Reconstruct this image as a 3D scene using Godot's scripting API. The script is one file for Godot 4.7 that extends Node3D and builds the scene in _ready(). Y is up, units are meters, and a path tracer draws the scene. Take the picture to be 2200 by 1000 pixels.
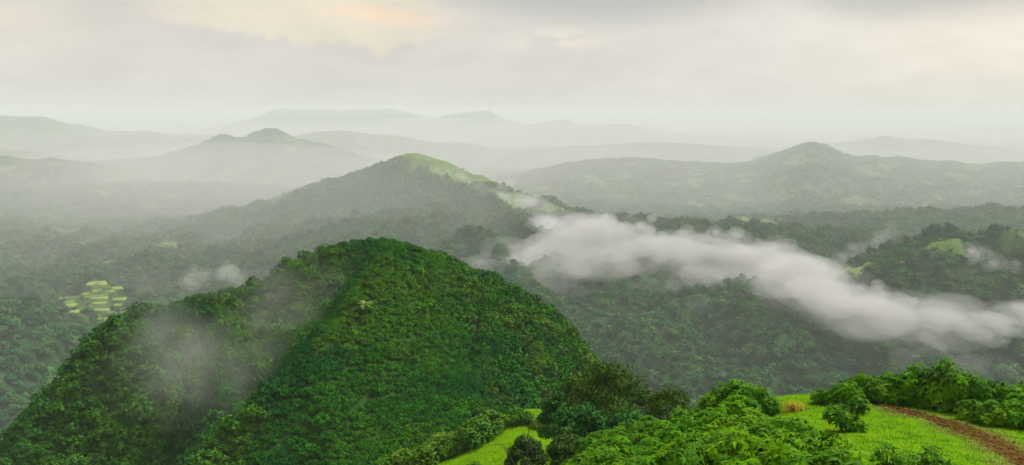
extends Node3D
# A hazy green valley in the rainy season, seen from a hillside: y is up, metres, the camera looks towards -z.

const CAMY := 300.0          # height of the eye
const VS := 1.6               # the valley's distances below count in units of this many metres
const NS := 0.75              # the near hill's likewise
const F := 1786.0            # focal length in pixels of the 2200 x 1000 photograph
const PITCH := 0.1441        # the camera looks this far down (radians)

var rng := RandomNumberGenerator.new()
var n_small := FastNoiseLite.new()
var n_mid := FastNoiseLite.new()
var n_big := FastNoiseLite.new()
var n_ridge := FastNoiseLite.new()
var M := {}
var fg: Grid
var hill: Grid
var valley: Grid

# ------------------------------------------------------------------ helpers

class MB:                                   # collects triangles of one mesh
	var v := PackedVector3Array()
	var n := PackedVector3Array()
	var c := PackedColorArray()
	var i := PackedInt32Array()
	func add(p: Vector3, nn: Vector3, col := Color.WHITE) -> int:
		v.append(p); n.append(nn); c.append(col)
		return v.size() - 1
	func tri(a: int, b: int, d: int) -> void:
		if (v[d] - v[a]).cross(v[b] - v[a]).dot(n[a] + n[b] + n[d]) < 0.0:      # the front is the side that the normals point to
			i.append(a); i.append(d); i.append(b)
			return
		i.append(a); i.append(b); i.append(d)
	func quad(a: int, b: int, d: int, e: int) -> void:
		tri(a, b, d); tri(a, d, e)
	func mesh(mat: Material) -> ArrayMesh:
		var a := []
		a.resize(Mesh.ARRAY_MAX)
		a[Mesh.ARRAY_VERTEX] = v; a[Mesh.ARRAY_NORMAL] = n; a[Mesh.ARRAY_COLOR] = c; a[Mesh.ARRAY_INDEX] = i
		var m := ArrayMesh.new()
		m.add_surface_from_arrays(Mesh.PRIMITIVE_TRIANGLES, a)
		m.surface_set_material(0, mat)
		return m

class TPS:                                  # a smooth surface through scattered heights
	var px := PackedFloat64Array()
	var py := PackedFloat64Array()
	var w := PackedFloat64Array()
	func _init(pts: Array, soft := 0.0) -> void:
		var k := pts.size()
		var m := k + 3
		var a := []
		for p in pts:
			px.append(p[0]); py.append(p[1])
		for r in m:
			var row := PackedFloat64Array()
			row.resize(m + 1)
			if r < k:
				for c in k:
					row[c] = ker(px[r] - px[c], py[r] - py[c])
				row[r] += soft
				row[k] = 1.0; row[k + 1] = px[r]; row[k + 2] = py[r]; row[m] = pts[r][2]
			else:
				for c in k:
					row[c] = [1.0, px[c], py[c]][r - k]
			a.append(row)
		for c in m:
			var best := c
			for r in range(c + 1, m):
				if absf(a[r][c]) > absf(a[best][c]):
					best = r
			var t = a[c]; a[c] = a[best]; a[best] = t
			var pr: PackedFloat64Array = a[c]
			for r in range(c + 1, m):
				var rr: PackedFloat64Array = a[r]
				var f := rr[c] / pr[c]
				if f != 0.0:
					for q in range(c, m + 1):
						rr[q] -= f * pr[q]
					a[r] = rr
		w.resize(m)
		for r in range(m - 1, -1, -1):
			var s: float = a[r][m]
			for c in range(r + 1, m):
				s -= a[r][c] * w[c]
			w[r] = s / a[r][r]
	func ker(dx: float, dy: float) -> float:
		var r2 := dx * dx + dy * dy
		return 0.0 if r2 < 1e-12 else r2 * log(r2)
	func at(x: float, y: float) -> float:
		var k := px.size()
		var s := w[k] + w[k + 1] * x + w[k + 2] * y
		for q in k:
			var dx := x - px[q]
			var dy := y - py[q]
			var r2 := dx * dx + dy * dy
			if r2 > 1e-12:
				s += w[q] * r2 * log(r2)
		return s

class Grid:                                 # a terrain of heights over x (right) and d (ahead); fan: columns spread with distance
	var a0: float; var a1: float; var na: int
	var b0: float; var b1: float; var nb: int
	var fan := false
	var y := PackedFloat32Array()
	func _init(pa0: float, pa1: float, pna: int, pb0: float, pb1: float, pnb: int, pfan := false) -> void:
		a0 = pa0; a1 = pa1; na = pna; b0 = pb0; b1 = pb1; nb = pnb; fan = pfan
		if fan:
			b0 = log(b0); b1 = log(b1)
		y.resize(na * nb)
	func place(ia: int, ib: int) -> Vector2:        # x, d
		var b := lerpf(b0, b1, ib / float(nb - 1))
		var a := lerpf(a0, a1, ia / float(na - 1))
		if fan:
			var d := exp(b)
			return Vector2(a * d, d)
		return Vector2(a, b)
	func h(x: float, d: float) -> float:
		var a := x / d if fan else x
		var b := log(d) if fan else d
		var fa := clampf((a - a0) / (a1 - a0) * (na - 1), 0.0, na - 1.001)
		var fb := clampf((b - b0) / (b1 - b0) * (nb - 1), 0.0, nb - 1.001)
		var ia := int(fa)
		var ib := int(fb)
		fa -= ia; fb -= ib
		var k := ib * na + ia
		return lerpf(lerpf(y[k], y[k + 1], fa), lerpf(y[k + na], y[k + na + 1], fa), fb)
	func normal(x: float, d: float, e: float) -> Vector3:
		return Vector3(h(x - e, d) - h(x + e, d), 2.0 * e, -(h(x, d - e) - h(x, d + e))).normalized()
	func mesh(mat: Material, colour: Callable) -> ArrayMesh:
		var mb := MB.new()
		for ib in nb:
			for ia in na:
				var p := place(ia, ib)
				var e := maxf(0.3, p.y * 0.004)
				var nn := normal(p.x, p.y, e)
				mb.add(Vector3(p.x, y[ib * na + ia], -p.y), nn, colour.call(p.x, p.y, y[ib * na + ia], nn))
		for ib in nb - 1:
			for ia in na - 1:
				var k := ib * na + ia
				mb.quad(k, k + na, k + na + 1, k + 1)
		return mb.mesh(mat)

func ray(px: float, py: float) -> Vector3:          # direction of a pixel, one metre ahead
	var x := (px - 1100.0) / F
	var y := (500.0 - py) / F
	var yy := y * cos(PITCH) - sin(PITCH)
	var zz := y * sin(PITCH) + cos(PITCH)
	return Vector3(x / zz, yy / zz, -1.0)

func at(px: float, py: float, d: float) -> Vector3:
	return Vector3(0, CAMY, 0) + ray(px, py) * d

func pixel(p: Vector3) -> Vector2:
	var y := p.y - CAMY
	var z := -p.z
	var f := z * cos(PITCH) - y * sin(PITCH)
	var u := y * cos(PITCH) + z * sin(PITCH)
	return Vector2(1100.0 + p.x / f * F, 500.0 - u / f * F)

func ground_at(g: Grid, px: float, py: float, d0: float, d1: float) -> Vector3:   # where a pixel's ray meets the ground
	var r := ray(px, py)
	var d := d0
	while d < d1:
		if CAMY + r.y * d < g.h(r.x * d, d):
			break
		d *= 1.004
	return Vector3(r.x * d, g.h(r.x * d, d), -d)

func taken_name(base: String) -> String:
	if not has_node(base):
		return base
	var k := 1
	if has_meta("c_" + base):
		k = int(get_meta("c_" + base)) + 1
	set_meta("c_" + base, k)
	return "%s_%03d" % [base, k]

func put(o: Node3D, called: String, label := "", category := "", group := "", kind := "") -> Node3D:
	o.name = taken_name(called)
	add_child(o)
	if label: o.set_meta("label", label)
	if category: o.set_meta("category", category)
	if group: o.set_meta("group", group)
	if kind: o.set_meta("kind", kind)
	return o

func part(called: String, m: Mesh, parent: Node3D) -> MeshInstance3D:
	var o := MeshInstance3D.new()
	o.name = called
	o.mesh = m
	parent.add_child(o, true)
	return o

func inst(m: Mesh) -> MeshInstance3D:
	var o := MeshInstance3D.new()
	o.mesh = m
	return o

func multi(m: Mesh, where: Array, tints: PackedColorArray) -> MultiMeshInstance3D:
	var mm := MultiMesh.new()
	mm.transform_format = MultiMesh.TRANSFORM_3D
	mm.use_colors = tints.size() > 0
	mm.mesh = m
	mm.instance_count = where.size()
	for k in where.size():
		mm.set_instance_transform(k, where[k])
		if tints.size() > 0:
			mm.set_instance_color(k, tints[k])
	var o := MultiMeshInstance3D.new()
	o.multimesh = mm
	return o

func tube(mb: MB, pts: Array, r0: float, r1: float, sides := 5, col := Color.WHITE) -> void:
	var first := mb.v.size()
	for k in pts.size():
		var p: Vector3 = pts[k]
		var a: Vector3 = pts[maxi(k - 1, 0)]
		var b: Vector3 = pts[mini(k + 1, pts.size() - 1)]
		var t := (b - a).normalized()
		var s := t.cross(Vector3.RIGHT if absf(t.x) < 0.8 else Vector3.UP).normalized()
		var q := t.cross(s)
		var r := lerpf(r0, r1, k / float(pts.size() - 1))
		for e in sides:
			var an := TAU * e / sides
			var o := s * cos(an) + q * sin(an)
			mb.add(p + o * r, o, col)
	for k in pts.size() - 1:
		for e in sides:
			var a := first + k * sides + e
			var b := first + k * sides + (e + 1) % sides
			mb.quad(a, b, b + sides, a + sides)

func noise(f: float, s: int, octaves := 4, kind := FastNoiseLite.TYPE_SIMPLEX_SMOOTH) -> FastNoiseLite:
	var n := FastNoiseLite.new()
	n.noise_type = kind
	n.frequency = f
	n.seed = s
	n.fractal_octaves = octaves
	return n

func tex(f: float, s: int, ramp: Array, size := 512, octaves := 5) -> NoiseTexture2D:
	var t := NoiseTexture2D.new()
	t.width = size; t.height = size
	t.seamless = true
	t.noise = noise(f, s, octaves)
	if ramp:
		var g := Gradient.new()
		g.offsets = PackedFloat32Array(); g.colors = PackedColorArray()
		var off := PackedFloat32Array()
		var cols := PackedColorArray()
		for r in ramp:
			off.append(r[0]); cols.append(r[1])
		g.offsets = off; g.colors = cols
		t.color_ramp = g
	return t

func leafy(called: String, col: Color, rough := 0.6, back := 0.25, spec := 0.08) -> StandardMaterial3D:
	var m := StandardMaterial3D.new()
	m.resource_name = called
	m.vertex_color_use_as_albedo = true
	m.albedo_color = col.linear_to_srgb()
	m.roughness = rough
	m.metallic_specular = spec
	m.cull_mode = BaseMaterial3D.CULL_DISABLED
	if back > 0.0:
		m.backlight_enabled = true
		m.backlight = Color(back * 0.7, back, back * 0.2)
	return m

func inside(p: Vector2, poly: PackedVector2Array) -> bool:
	return Geometry2D.is_point_in_polygon(p, poly)

# ------------------------------------------------------------------ sky

func sky_colour(az: float, el: float) -> Color:      # degrees; linear light
	# broken overcast: grey sheet, thinner and brighter low down to the right, a cream opening left of the middle
	var x := az
	var y := el
	var wob := n_sky.get_noise_2d(x * 1.0, y * 3.0)
	var wob2 := n_sky2.get_noise_2d(x * 1.0, y * 2.2)
	var base := Color(0.675, 0.650, 0.600)
	var lum := 1.0 + 0.09 * wob2 + 0.07 * wob
	# lit thin cloud to the right
	var r := exp(-pow((x - 33.0) / 15.0, 2.0) - pow((y - 4.6) / 4.0, 2.0))
	base = base.lerp(Color(0.90, 0.83, 0.70), 0.95 * r)
	var mid := exp(-pow((x - 13.0) / 9.0, 2.0) - pow((y - 4.2) / 3.0, 2.0))
	base = base.lerp(Color(0.77, 0.725, 0.69), 0.6 * mid)
	# the opening: its lower rim is the top of a bank of cumulus
	var rim := 4.8 + 1.5 * n_sky3.get_noise_1d(x * 0.7) - 0.05 * (x + 14.0) + 0.4 * n_sky.get_noise_2d(x * 4.0, y * 3.0)
	var top := 8.3 + 0.8 * n_sky3.get_noise_1d(x + 300.0) - 0.012 * pow(x + 13.0, 2.0)
	var span := exp(-pow((x + 14.0) / 9.5, 4.0))
	var gap := smoothstep(rim - 0.15, rim + 0.4, y) * (1.0 - smoothstep(top - 0.9, top + 0.3, y)) * span
	base = base.lerp(Color(0.85, 0.77, 0.61), 0.8 * clampf(gap, 0.0, 1.0))
	var glow := exp(-pow((x + 8.5) / 3.6, 2.0) - pow((y - 6.3 + 0.10 * (x + 8.5)) / 0.55, 2.0))
	base = base.lerp(Color(1.0, 0.76, 0.53), 0.75 * glow * clampf(gap + 0.25, 0.0, 1.0))
	# a few small openings
	var g2 := exp(-pow((x - 3.0) / 2.4, 2.0) - pow((y - 4.7 - 0.12 * (x - 3.0)) / 0.8, 2.0)) * smoothstep(-0.1, 0.08, wob)
	base = base.lerp(Color(0.87, 0.80, 0.62), 0.75 * g2)
	var g3 := exp(-pow((x + 31.0) / 4.0, 2.0) - pow((y - 5.2) / 1.6, 2.0))
	base = base.lerp(Color(0.80, 0.73, 0.60), 0.55 * g3)
	# darker bellies of the high sheet
	var edge := y + 1.3 * wob2 + 0.7 * wob
	var dark := smoothstep(5.6, 8.6, edge + 0.9 * exp(-pow((x - 7.0) / 9.0, 2.0)) + 1.1 * exp(-pow((x - 28.0) / 8.0, 2.0)) - 2.0 * exp(-pow((x + 13.0) / 9.0, 2.0)) - 1.2 * exp(-pow((x - 17.5) / 3.5, 2.0)))
	dark = minf(dark, 1.0)
	var belly := Color(0.47, 0.475, 0.455)
	belly = belly.lerp(Color(0.62, 0.62, 0.60), smoothstep(10.0, 30.0, y))
	base = base.lerp(belly, 0.85 * dark)
	# the sheet is a little brighter overhead
	lum *= 1.0 + 0.35 * smoothstep(15.0, 70.0, y)
	return Color(base.r * lum, base.g * lum, base.b * lum)

var n_sky := FastNoiseLite.new()
var n_sky2 := FastNoiseLite.new()
var n_sky3 := FastNoiseLite.new()

func make_sky() -> Sky:
	n_sky = noise(0.16, 11, 5); n_sky2 = noise(0.05, 5, 4); n_sky3 = noise(0.22, 8, 5)
	var sw := 1024
	var im := Image.create(sw, sw / 2, false, Image.FORMAT_RGBF)
	for j in sw / 4:
		var el := 90.0 - (j + 0.5) / (sw / 2) * 180.0
		for i in sw:
			var az := (i + 0.5) / sw * 360.0
			if az > 180.0: az -= 360.0
			var k := smoothstep(150.0, 180.0, absf(az))                  # the two ends meet behind the camera
			var c := sky_colour(az, el)
			if k > 0.0:
				c = c.lerp(sky_colour(az - 360.0 * signf(az), el), 0.5 * k)
			im.set_pixel(i, j, c)
	im.fill_rect(Rect2i(0, sw / 4, sw, sw / 4), Color(0.33, 0.35, 0.32))
	im.resize(4096, 2048, Image.INTERPOLATE_CUBIC)
	for j in range(840, 1024):
		var el := 90.0 - (j + 0.5) / 2048.0 * 180.0
		for i in range(-460, 460):
			im.set_pixel(posmod(i, 4096), j, sky_colour((i + 0.5) / 4096.0 * 360.0, el))
	var p := PanoramaSkyMaterial.new()
	p.panorama = ImageTexture.create_from_image(im)
	p.energy_multiplier = 1.0
	var s := Sky.new()
	s.sky_material = p
	return s

# ------------------------------------------------------------------ start

func _ready() -> void:
	rng.seed = 20240
	n_small = noise(0.35, 3, 3); n_mid = noise(0.03, 7, 4); n_big = noise(0.006, 21, 4)
	n_ridge = noise(0.006, 33, 4)
	n_ridge.fractal_type = FastNoiseLite.FRACTAL_RIDGED

	var cam := Camera3D.new()
	cam.name = "camera"
	add_child(cam)
	cam.position = Vector3(0, CAMY, 0)
	cam.rotation = Vector3(-PITCH, 0, 0)
	cam.fov = rad_to_deg(2.0 * atan(500.0 / F))
	cam.near = 0.5
	cam.far = 90000.0
	cam.current = true

	var env := Environment.new()
	env.background_mode = Environment.BG_SKY
	env.sky = make_sky()
	env.background_energy_multiplier = 0.262
	env.tonemap_mode = Environment.TONE_MAPPER_LINEAR
	env.tonemap_exposure = 4.0
	env.fog_enabled = true
	env.fog_density = 0.000105
	env.fog_light_color = Color(0.955, 0.985, 0.975)
	env.volumetric_fog_enabled = true
	env.volumetric_fog_density = 0.0
	env.sdfgi_enabled = true
	env.ssao_enabled = true
	env.ssil_enabled = true
	var we := WorldEnvironment.new()
	we.name = "environment"
	we.environment = env
	add_child(we)

	var sun := DirectionalLight3D.new()
	sun.name = "sun"
	add_child(sun)
	sun.look_at_from_position(Vector3(0.62, 1.05, -0.35), Vector3.ZERO)
	sun.light_color = Color(1.0, 0.98, 0.93)
	sun.light_energy = 0.5
	sun.light_angular_distance = 25.0
	sun.shadow_enabled = true

	materials()
	far_land()
	valley_land()
	near_hill()
	foreground()
	far_details()
	mist()

func materials() -> void:
	var g := StandardMaterial3D.new()                 # ground under grass or forest: tint by vertex, grain by noise
	g.resource_name = "ground"
	g.vertex_color_use_as_albedo = true
	g.albedo_texture = tex(0.02, 4, [[0.0, Color(0.72, 0.72, 0.72)], [0.5, Color(0.9, 0.9, 0.9)], [1.0, Color(1, 1, 1)]])
	g.uv1_triplanar = true; g.uv1_world_triplanar = true
	g.uv1_scale = Vector3.ONE * 0.35
	g.roughness = 1.0
	g.metallic_specular = 0.15
	M.ground = g
	var f := g.duplicate()
	f.resource_name = "far_ground"
	f.uv1_scale = Vector3.ONE * 0.012
	M.far = f
	M.crown = leafy("forest_leaf", Color(1, 1, 1), 0.7, 0.2)
	M.leaf = leafy("shrub_leaf", Color(1, 1, 1), 0.5, 0.3, 0.1)
	M.grass = leafy("grass_blade", Color(1, 1, 1), 0.6, 0.5)
	var b := StandardMaterial3D.new()
	b.resource_name = "bark"
	b.albedo_color = Color(0.055, 0.042, 0.032).linear_to_srgb()
	b.roughness = 0.95
	M.bark = b
	var e := StandardMaterial3D.new()
	e.resource_name = "earth"
	e.vertex_color_use_as_albedo = true
	e.albedo_texture = tex(0.03, 9, [[0.0, Color(0.45, 0.45, 0.45)], [0.45, Color(0.75, 0.75, 0.75)], [0.6, Color(0.9, 0.9, 0.9)], [1.0, Color(1, 1, 1)]])
	e.uv1_triplanar = true; e.uv1_world_triplanar = true
	e.uv1_scale = Vector3.ONE * 0.7
	e.roughness = 0.95
	e.metallic_specular = 0.08
	e.heightmap_enabled = true
	e.heightmap_texture = tex(0.03, 9, [])
	e.heightmap_scale = 6.0
	M.earth = e

# ------------------------------------------------------------------ far hills

func ridge_hill(called: String, line: Array, d_: float, foot: float, front_: float, back_: float, col: Color, rough: float, s: int, trees := 0.0) -> void:
	var d := d_ * VS
	var front := front_ * VS
	var back := back_ * VS
	# a hill range: its crest runs through the given skyline at distance d, its slopes reach the plain in front of it and behind
	var nz := noise(1.0 / (front * 0.22), s, 4)
	nz.fractal_type = FastNoiseLite.FRACTAL_RIDGED
	var fine := noise(1.0 / 90.0, s + 1, 4)
	var pts := []
	for p in line:
		pts.append(at(p[0], p[1], d))
	var cols := 220
	var rows := 30
	var mb := MB.new()
	var hs := PackedFloat32Array()
	var xs := PackedFloat32Array()
	var ds := PackedFloat32Array()
	var x0: float = pts[0].x
	var x1: float = pts[-1].x
	for i in cols:
		var x := lerpf(x0, x1, i / float(cols - 1))
		var k := 0
		while k < pts.size() - 2 and pts[k + 1].x < x:
			k += 1
		var t: float = clampf((x - pts[k].x) / (pts[k + 1].x - pts[k].x), 0.0, 1.0)
		var ya: float = pts[maxi(k - 1, 0)].y
		var yb: float = pts[k].y
		var yc: float = pts[k + 1].y
		var yd: float = pts[mini(k + 2, pts.size() - 1)].y
		var crest := cubic_interpolate(yb, yc, ya, yd, t)
		crest += fine.get_noise_2d(x, d) * rough
		for j in rows:
			var q := j / float(rows - 1)
			var dd: float
			var f: float
			if q < 0.72:
				var u := 1.0 - q / 0.72
				dd = d - front * u
				f = pow(1.0 - u, 1.25)
				f = lerpf(f, 1.0 - u * u, 0.15)
			else:
				var u2 := (q - 0.72) / 0.28
				dd = d + back * u2
				f = pow(1.0 - u2, 1.5)
			var x_here := x * dd / d if q < 0.72 else x
			var gully := (nz.get_noise_2d(x, dd * 0.45) + 0.2) * (crest - foot) * 0.22 * f * (1.0 - f) * 4.0 * (1.0 if q < 0.72 else 0.3)
			var y := foot + (crest - foot) * f + gully + fine.get_noise_2d(x_here * 0.7, dd * 0.7) * rough * minf(1.0, 2.0 * f)
			if q < 0.72:
				y = minf(y, CAMY + (crest - CAMY) * dd / d - (d - dd) * 0.004 * (1.0 if q < 0.69 else 0.0))
			xs.append(x_here); ds.append(dd); hs.append(y)
	for i in cols:
		for j in rows:
			var k := i * rows + j
			var a := mini(i + 1, cols - 1) * rows + j
			var b := maxi(i - 1, 0) * rows + j
			var e := i * rows + mini(j + 1, rows - 1)
			var g := i * rows + maxi(j - 1, 0)
			var ux := Vector3(xs[a] - xs[b], hs[a] - hs[b], -(ds[a] - ds[b]))
			var uz := Vector3(xs[e] - xs[g], hs[e] - hs[g], -(ds[e] - ds[g]))
			var nn := ux.cross(uz).normalized()
			if nn.y < 0: nn = -nn
			var patch := n_big.get_noise_2d(xs[k] * 0.7, ds[k] * 0.5)
			var c := col
			c = c.lerp(Color(0.10, 0.16, 0.05), smoothstep(0.16, 0.34, patch) * 0.55)
			c = c * (0.9 + 0.35 * fine.get_noise_2d(xs[k] * 2.0, ds[k] * 2.0))
			mb.add(Vector3(xs[k], hs[k], -ds[k]), nn, c)
	for i in cols - 1:
		for j in rows - 1:
			var k := i * rows + j
			mb.quad(k, k + 1, k + rows + 1, k + rows)
	put(inst(mb.mesh(M.far)), called, "", "", "", "structure")
	if trees > 0.0:
		# woods on the slope that faces the camera
		var where := []
		var tints := PackedColorArray()
		for i in cols - 1:
			var wide := absf(xs[(i + 1) * rows] - xs[i * rows])
			for j in int(rows * 0.78):
				var k := i * rows + j
				var deep := absf(ds[k + 1] - ds[k])
				var many := wide * deep / (trees * trees)
				var count := int(many) + (1 if rng.randf() < many - int(many) else 0)
				for z in count:
					var fi := rng.randf()
					var fj := rng.randf()
					var x := lerpf(lerpf(xs[k], xs[k + rows], fi), lerpf(xs[k + 1], xs[k + rows + 1], fi), fj)
					var dd := lerpf(ds[k], ds[k + 1], fj)
					if n_big.get_noise_2d(x * 0.7, dd * 0.5) > 0.2 + 0.08 * rng.randf(): continue
					if n_mid.get_noise_2d(x * 0.25, dd * 0.25) > 0.38: continue
					var y := lerpf(lerpf(hs[k], hs[k + rows], fi), lerpf(hs[k + 1], hs[k + rows + 1], fi), fj)
					var r := trees * rng.randf_range(0.4, 0.75)
					where.append(Transform3D(Basis(Vector3.UP, rng.randf() * TAU).scaled(Vector3(r, r * rng.randf_range(0.6, 0.9), r)), Vector3(x, y + r * 0.1, -dd)))
					tints.append(tree_tint(x, dd))
		var o := multi(crown_meshes[0], where, tints)
		put(o, "hillside_woods", "hazy green woods covering the slopes of the " + called.replace("_", " "), "woods", "", "stuff")

func tree_tint(x: float, d: float) -> Color:
	var c := Color(0.025, 0.076, 0.022)
	var k := n_mid.get_noise_2d(x * 0.5, d * 0.5)
	c = c.lerp(Color(0.050, 0.105, 0.022), smoothstep(0.0, 0.5, k))
	c = c.lerp(Color(0.014, 0.056, 0.026), smoothstep(0.0, 0.5, -k))
	if rng.randf() < 0.06: c = c.lerp(Color(0.11, 0.11, 0.06), 0.6)
	var l := rng.randf_range(0.5, 1.5)
	return Color(c.r * l * 0.95, c.g * l * 1.3, c.b * l)

var crown_meshes := []
var shrub_meshes := []

func leaf_crown(s: int, count: int, size: float, flat: float, lumps: int) -> ArrayMesh:
	# a crown of unit radius standing on the origin: leaf sprays over a lumpy dome
	var r := RandomNumberGenerator.new()
	r.seed = s
	var mb := MB.new()
	var cs := []
	for k in lumps:
		var an := TAU * k / lumps + r.randf() * 0.8
		var rad := 0.0 if k == 0 else r.randf_range(0.35, 0.62)
		cs.append([Vector3(cos(an) * rad, r.randf_range(0.42, 0.85) * flat if k else 0.95 * flat, sin(an) * rad), r.randf_range(0.36, 0.56)])
	for k in count:
		var lump: Array = cs[k % lumps]
		var dir := Vector3(r.randfn(), r.randfn() * 0.9 + 0.35, r.randfn()).normalized()
		var p: Vector3 = lump[0] + dir * lump[1] * Vector3(1, flat, 1) * r.randf_range(0.75, 1.08)
		var nn := (dir + Vector3(r.randfn(), r.randfn() + 0.8, r.randfn()) * 0.33).normalized()
		var a := nn.cross(Vector3(r.randfn(), r.randfn(), r.randfn())).normalized()
		var b := nn.cross(a)
		var z := size * r.randf_range(0.6, 1.3)
		var t := r.randf_range(0.8, 1.2)
		var col := Color(t, t, t)
		var q0 := mb.add(p - a * z, (nn - a * 0.3).normalized(), col)
		var q1 := mb.add(p + b * z * 0.6 - nn * z * 0.1, nn, col)
		var q2 := mb.add(p + a * z - nn * z * 0.25, (nn + a * 0.4).normalized(), col)
		var q3 := mb.add(p - b * z * 0.6 - nn * z * 0.1, nn, col)
		mb.quad(q0, q1, q2, q3)
	return mb.mesh(M.crown)

func far_land() -> void:
	for k in 4:
		crown_meshes.append(leaf_crown(100 + k, 110, 0.21, 0.85, 5 + k % 3))
	for k in 4:
		shrub_meshes.append(leaf_crown(200 + k, 190, 0.15, 0.8, 5 + k % 2))
	var g := Grid.new(-1.4, 1.4, 90, 2500.0 * VS, 80000.0, 60, true)
	for ib in g.nb:
		for ia in g.na:
			var p := g.place(ia, ib)
			g.y[ib * g.na + ia] = CAMY - 318.0 * VS + 14.0 * n_big.get_noise_2d(p.x * 0.15, p.y * 0.15)
	put(inst(g.mesh(M.far, func(x, d, _y, _n): return Color(0.06, 0.105, 0.035).lerp(Color(0.12, 0.18, 0.06), smoothstep(0.1, 0.4, n_big.get_noise_2d(x * 0.2, d * 0.2))))), "plain", "", "", "", "structure")
	var far := Color(0.045, 0.075, 0.035)
	var base := CAMY - 330.0 * VS
	ridge_hill("tableland", [[380, 285], [470, 270], [520, 260], [560, 247], [592, 233], [640, 233], [735, 235], [800, 233], [838, 232], [862, 238], [884, 243], [930, 256], [1000, 270], [1080, 282]], 13000.0, base, 3000.0, 2500.0, far, 4.0, 41)
	ridge_hill("small_tableland", [[880, 268], [930, 254], [965, 246], [1005, 240], [1045, 237], [1058, 241], [1075, 252], [1120, 266], [1180, 262], [1212, 257], [1240, 266], [1330, 276]], 12000.0, base, 2200.0, 2000.0, far, 4.0, 42)
	ridge_hill("distant_hill", [[1000, 290], [1120, 276], [1210, 272], [1290, 268], [1345, 266], [1400, 277], [1500, 287], [1640, 292], [1800, 296], [2000, 300]], 10500.0, base, 2000.0, 2000.0, far, 6.0, 43)
	ridge_hill("distant_range", [[-300, 250], [-60, 246], [0, 247], [60, 249], [92, 250], [118, 260], [140, 266], [172, 268], [220, 280], [280, 281], [325, 282], [350, 288], [450, 291], [560, 300], [700, 312]], 7600.0, base, 2200.0, 2000.0, far, 6.0, 44)
	ridge_hill("blue_range", [[560, 305], [640, 290], [690, 282], [740, 280], [790, 287], [860, 292], [930, 305], [1000, 308], [1080, 322], [1200, 336]], 6300.0, base, 1800.0, 1500.0, far, 5.0, 45)
	ridge_hill("low_range", [[880, 345], [980, 334], [1080, 322], [1170, 316], [1280, 312], [1400, 306], [1480, 308], [1560, 314], [1660, 320], [1760, 335], [1900, 345]], 6000.0, base, 1800.0, 1500.0, far, 5.0, 46)
	ridge_hill("hazy_range", [[1540, 335], [1680, 322], [1790, 312], [1850, 302], [1880, 295], [1906, 291], [1935, 297], [1980, 299], [2030, 301], [2080, 311], [2140, 316], [2200, 322], [2400, 330], [2600, 322]], 6800.0, base, 1600.0, 1500.0, far, 5.0, 47)
	ridge_hill("shoulder_range", [[-300, 312], [-100, 316], [0, 321], [70, 328], [130, 340], [200, 350], [280, 356], [400, 372]], 4900.0, base, 1500.0, 1200.0, far, 6.0, 48)
	ridge_hill("twin_peaked_hill", [[120, 362], [190, 351], [260, 345], [310, 341], [370, 328], [420, 313], [445, 302], [462, 293], [478, 289], [500, 296], [520, 297], [545, 284], [575, 276], [600, 281], [625, 296], [660, 305], [720, 318], [790, 342], [850, 366], [910, 395], [990, 420]], 3900.0, CAMY - 290.0 * VS, 1500.0, 1200.0, far, 8.0, 49, 19.0)
	ridge_hill("wooded_ridge", [[-420, 330], [-200, 330], [-60, 336], [0, 339], [50, 346], [85, 345], [118, 344], [150, 356], [195, 377], [250, 403], [310, 430], [400, 462]], 2750.0, CAMY - 240.0 * VS, 900.0, 900.0, far, 8.0, 50, 16.0)
	ridge_hill("long_ridge", [[1010, 408], [1090, 386], [1160, 368], [1215, 353], [1250, 346], [1310, 343], [1370, 340], [1420, 345], [1480, 349], [1540, 352], [1600, 353], [1645, 345], [1680, 330], [1712, 316], [1735, 308], [1752, 306], [1770, 310], [1800, 323], [1840, 335], [1885, 337], [1910, 341], [1935, 338], [1975, 345], [2040, 347], [2085, 352], [2135, 355], [2165, 350], [2200, 351], [2350, 345], [2600, 352]], 3300.0, CAMY - 300.0 * VS, 1150.0, 1300.0, far, 8.0, 51, 17.0)

# ------------------------------------------------------------------ the valley and the peak beyond the near hill

# open grass: [pixel x, y, distance, half width, half depth in metres, colour 0 bright .. 1 dull]
var meadows := []

func meadow_at(x: float, d: float) -> float:
	var best := 0.0
	for m in meadows:
		var ux: float = (x - m[0]) * m[4] + (d - m[1]) * m[5]
		var ud: float = -(x - m[0]) * m[5] + (d - m[1]) * m[4]
		var q: float = pow(ux / m[2], 2.0) + pow(ud / m[3], 2.0) + 0.75 * n_mid.get_noise_2d(x * 1.2, d * 1.2)
		best = maxf(best, m[6] * smoothstep(1.15, 0.6, q))
	return best

func meadow(px: float, py: float, d: float, wide: float, deep: float, turn := 0.0, bright := 1.0) -> void:
	var p := at(px, py, d * VS)
	meadows.append([p.x, d * VS, wide * VS, deep * VS, cos(turn), sin(turn), bright])

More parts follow.
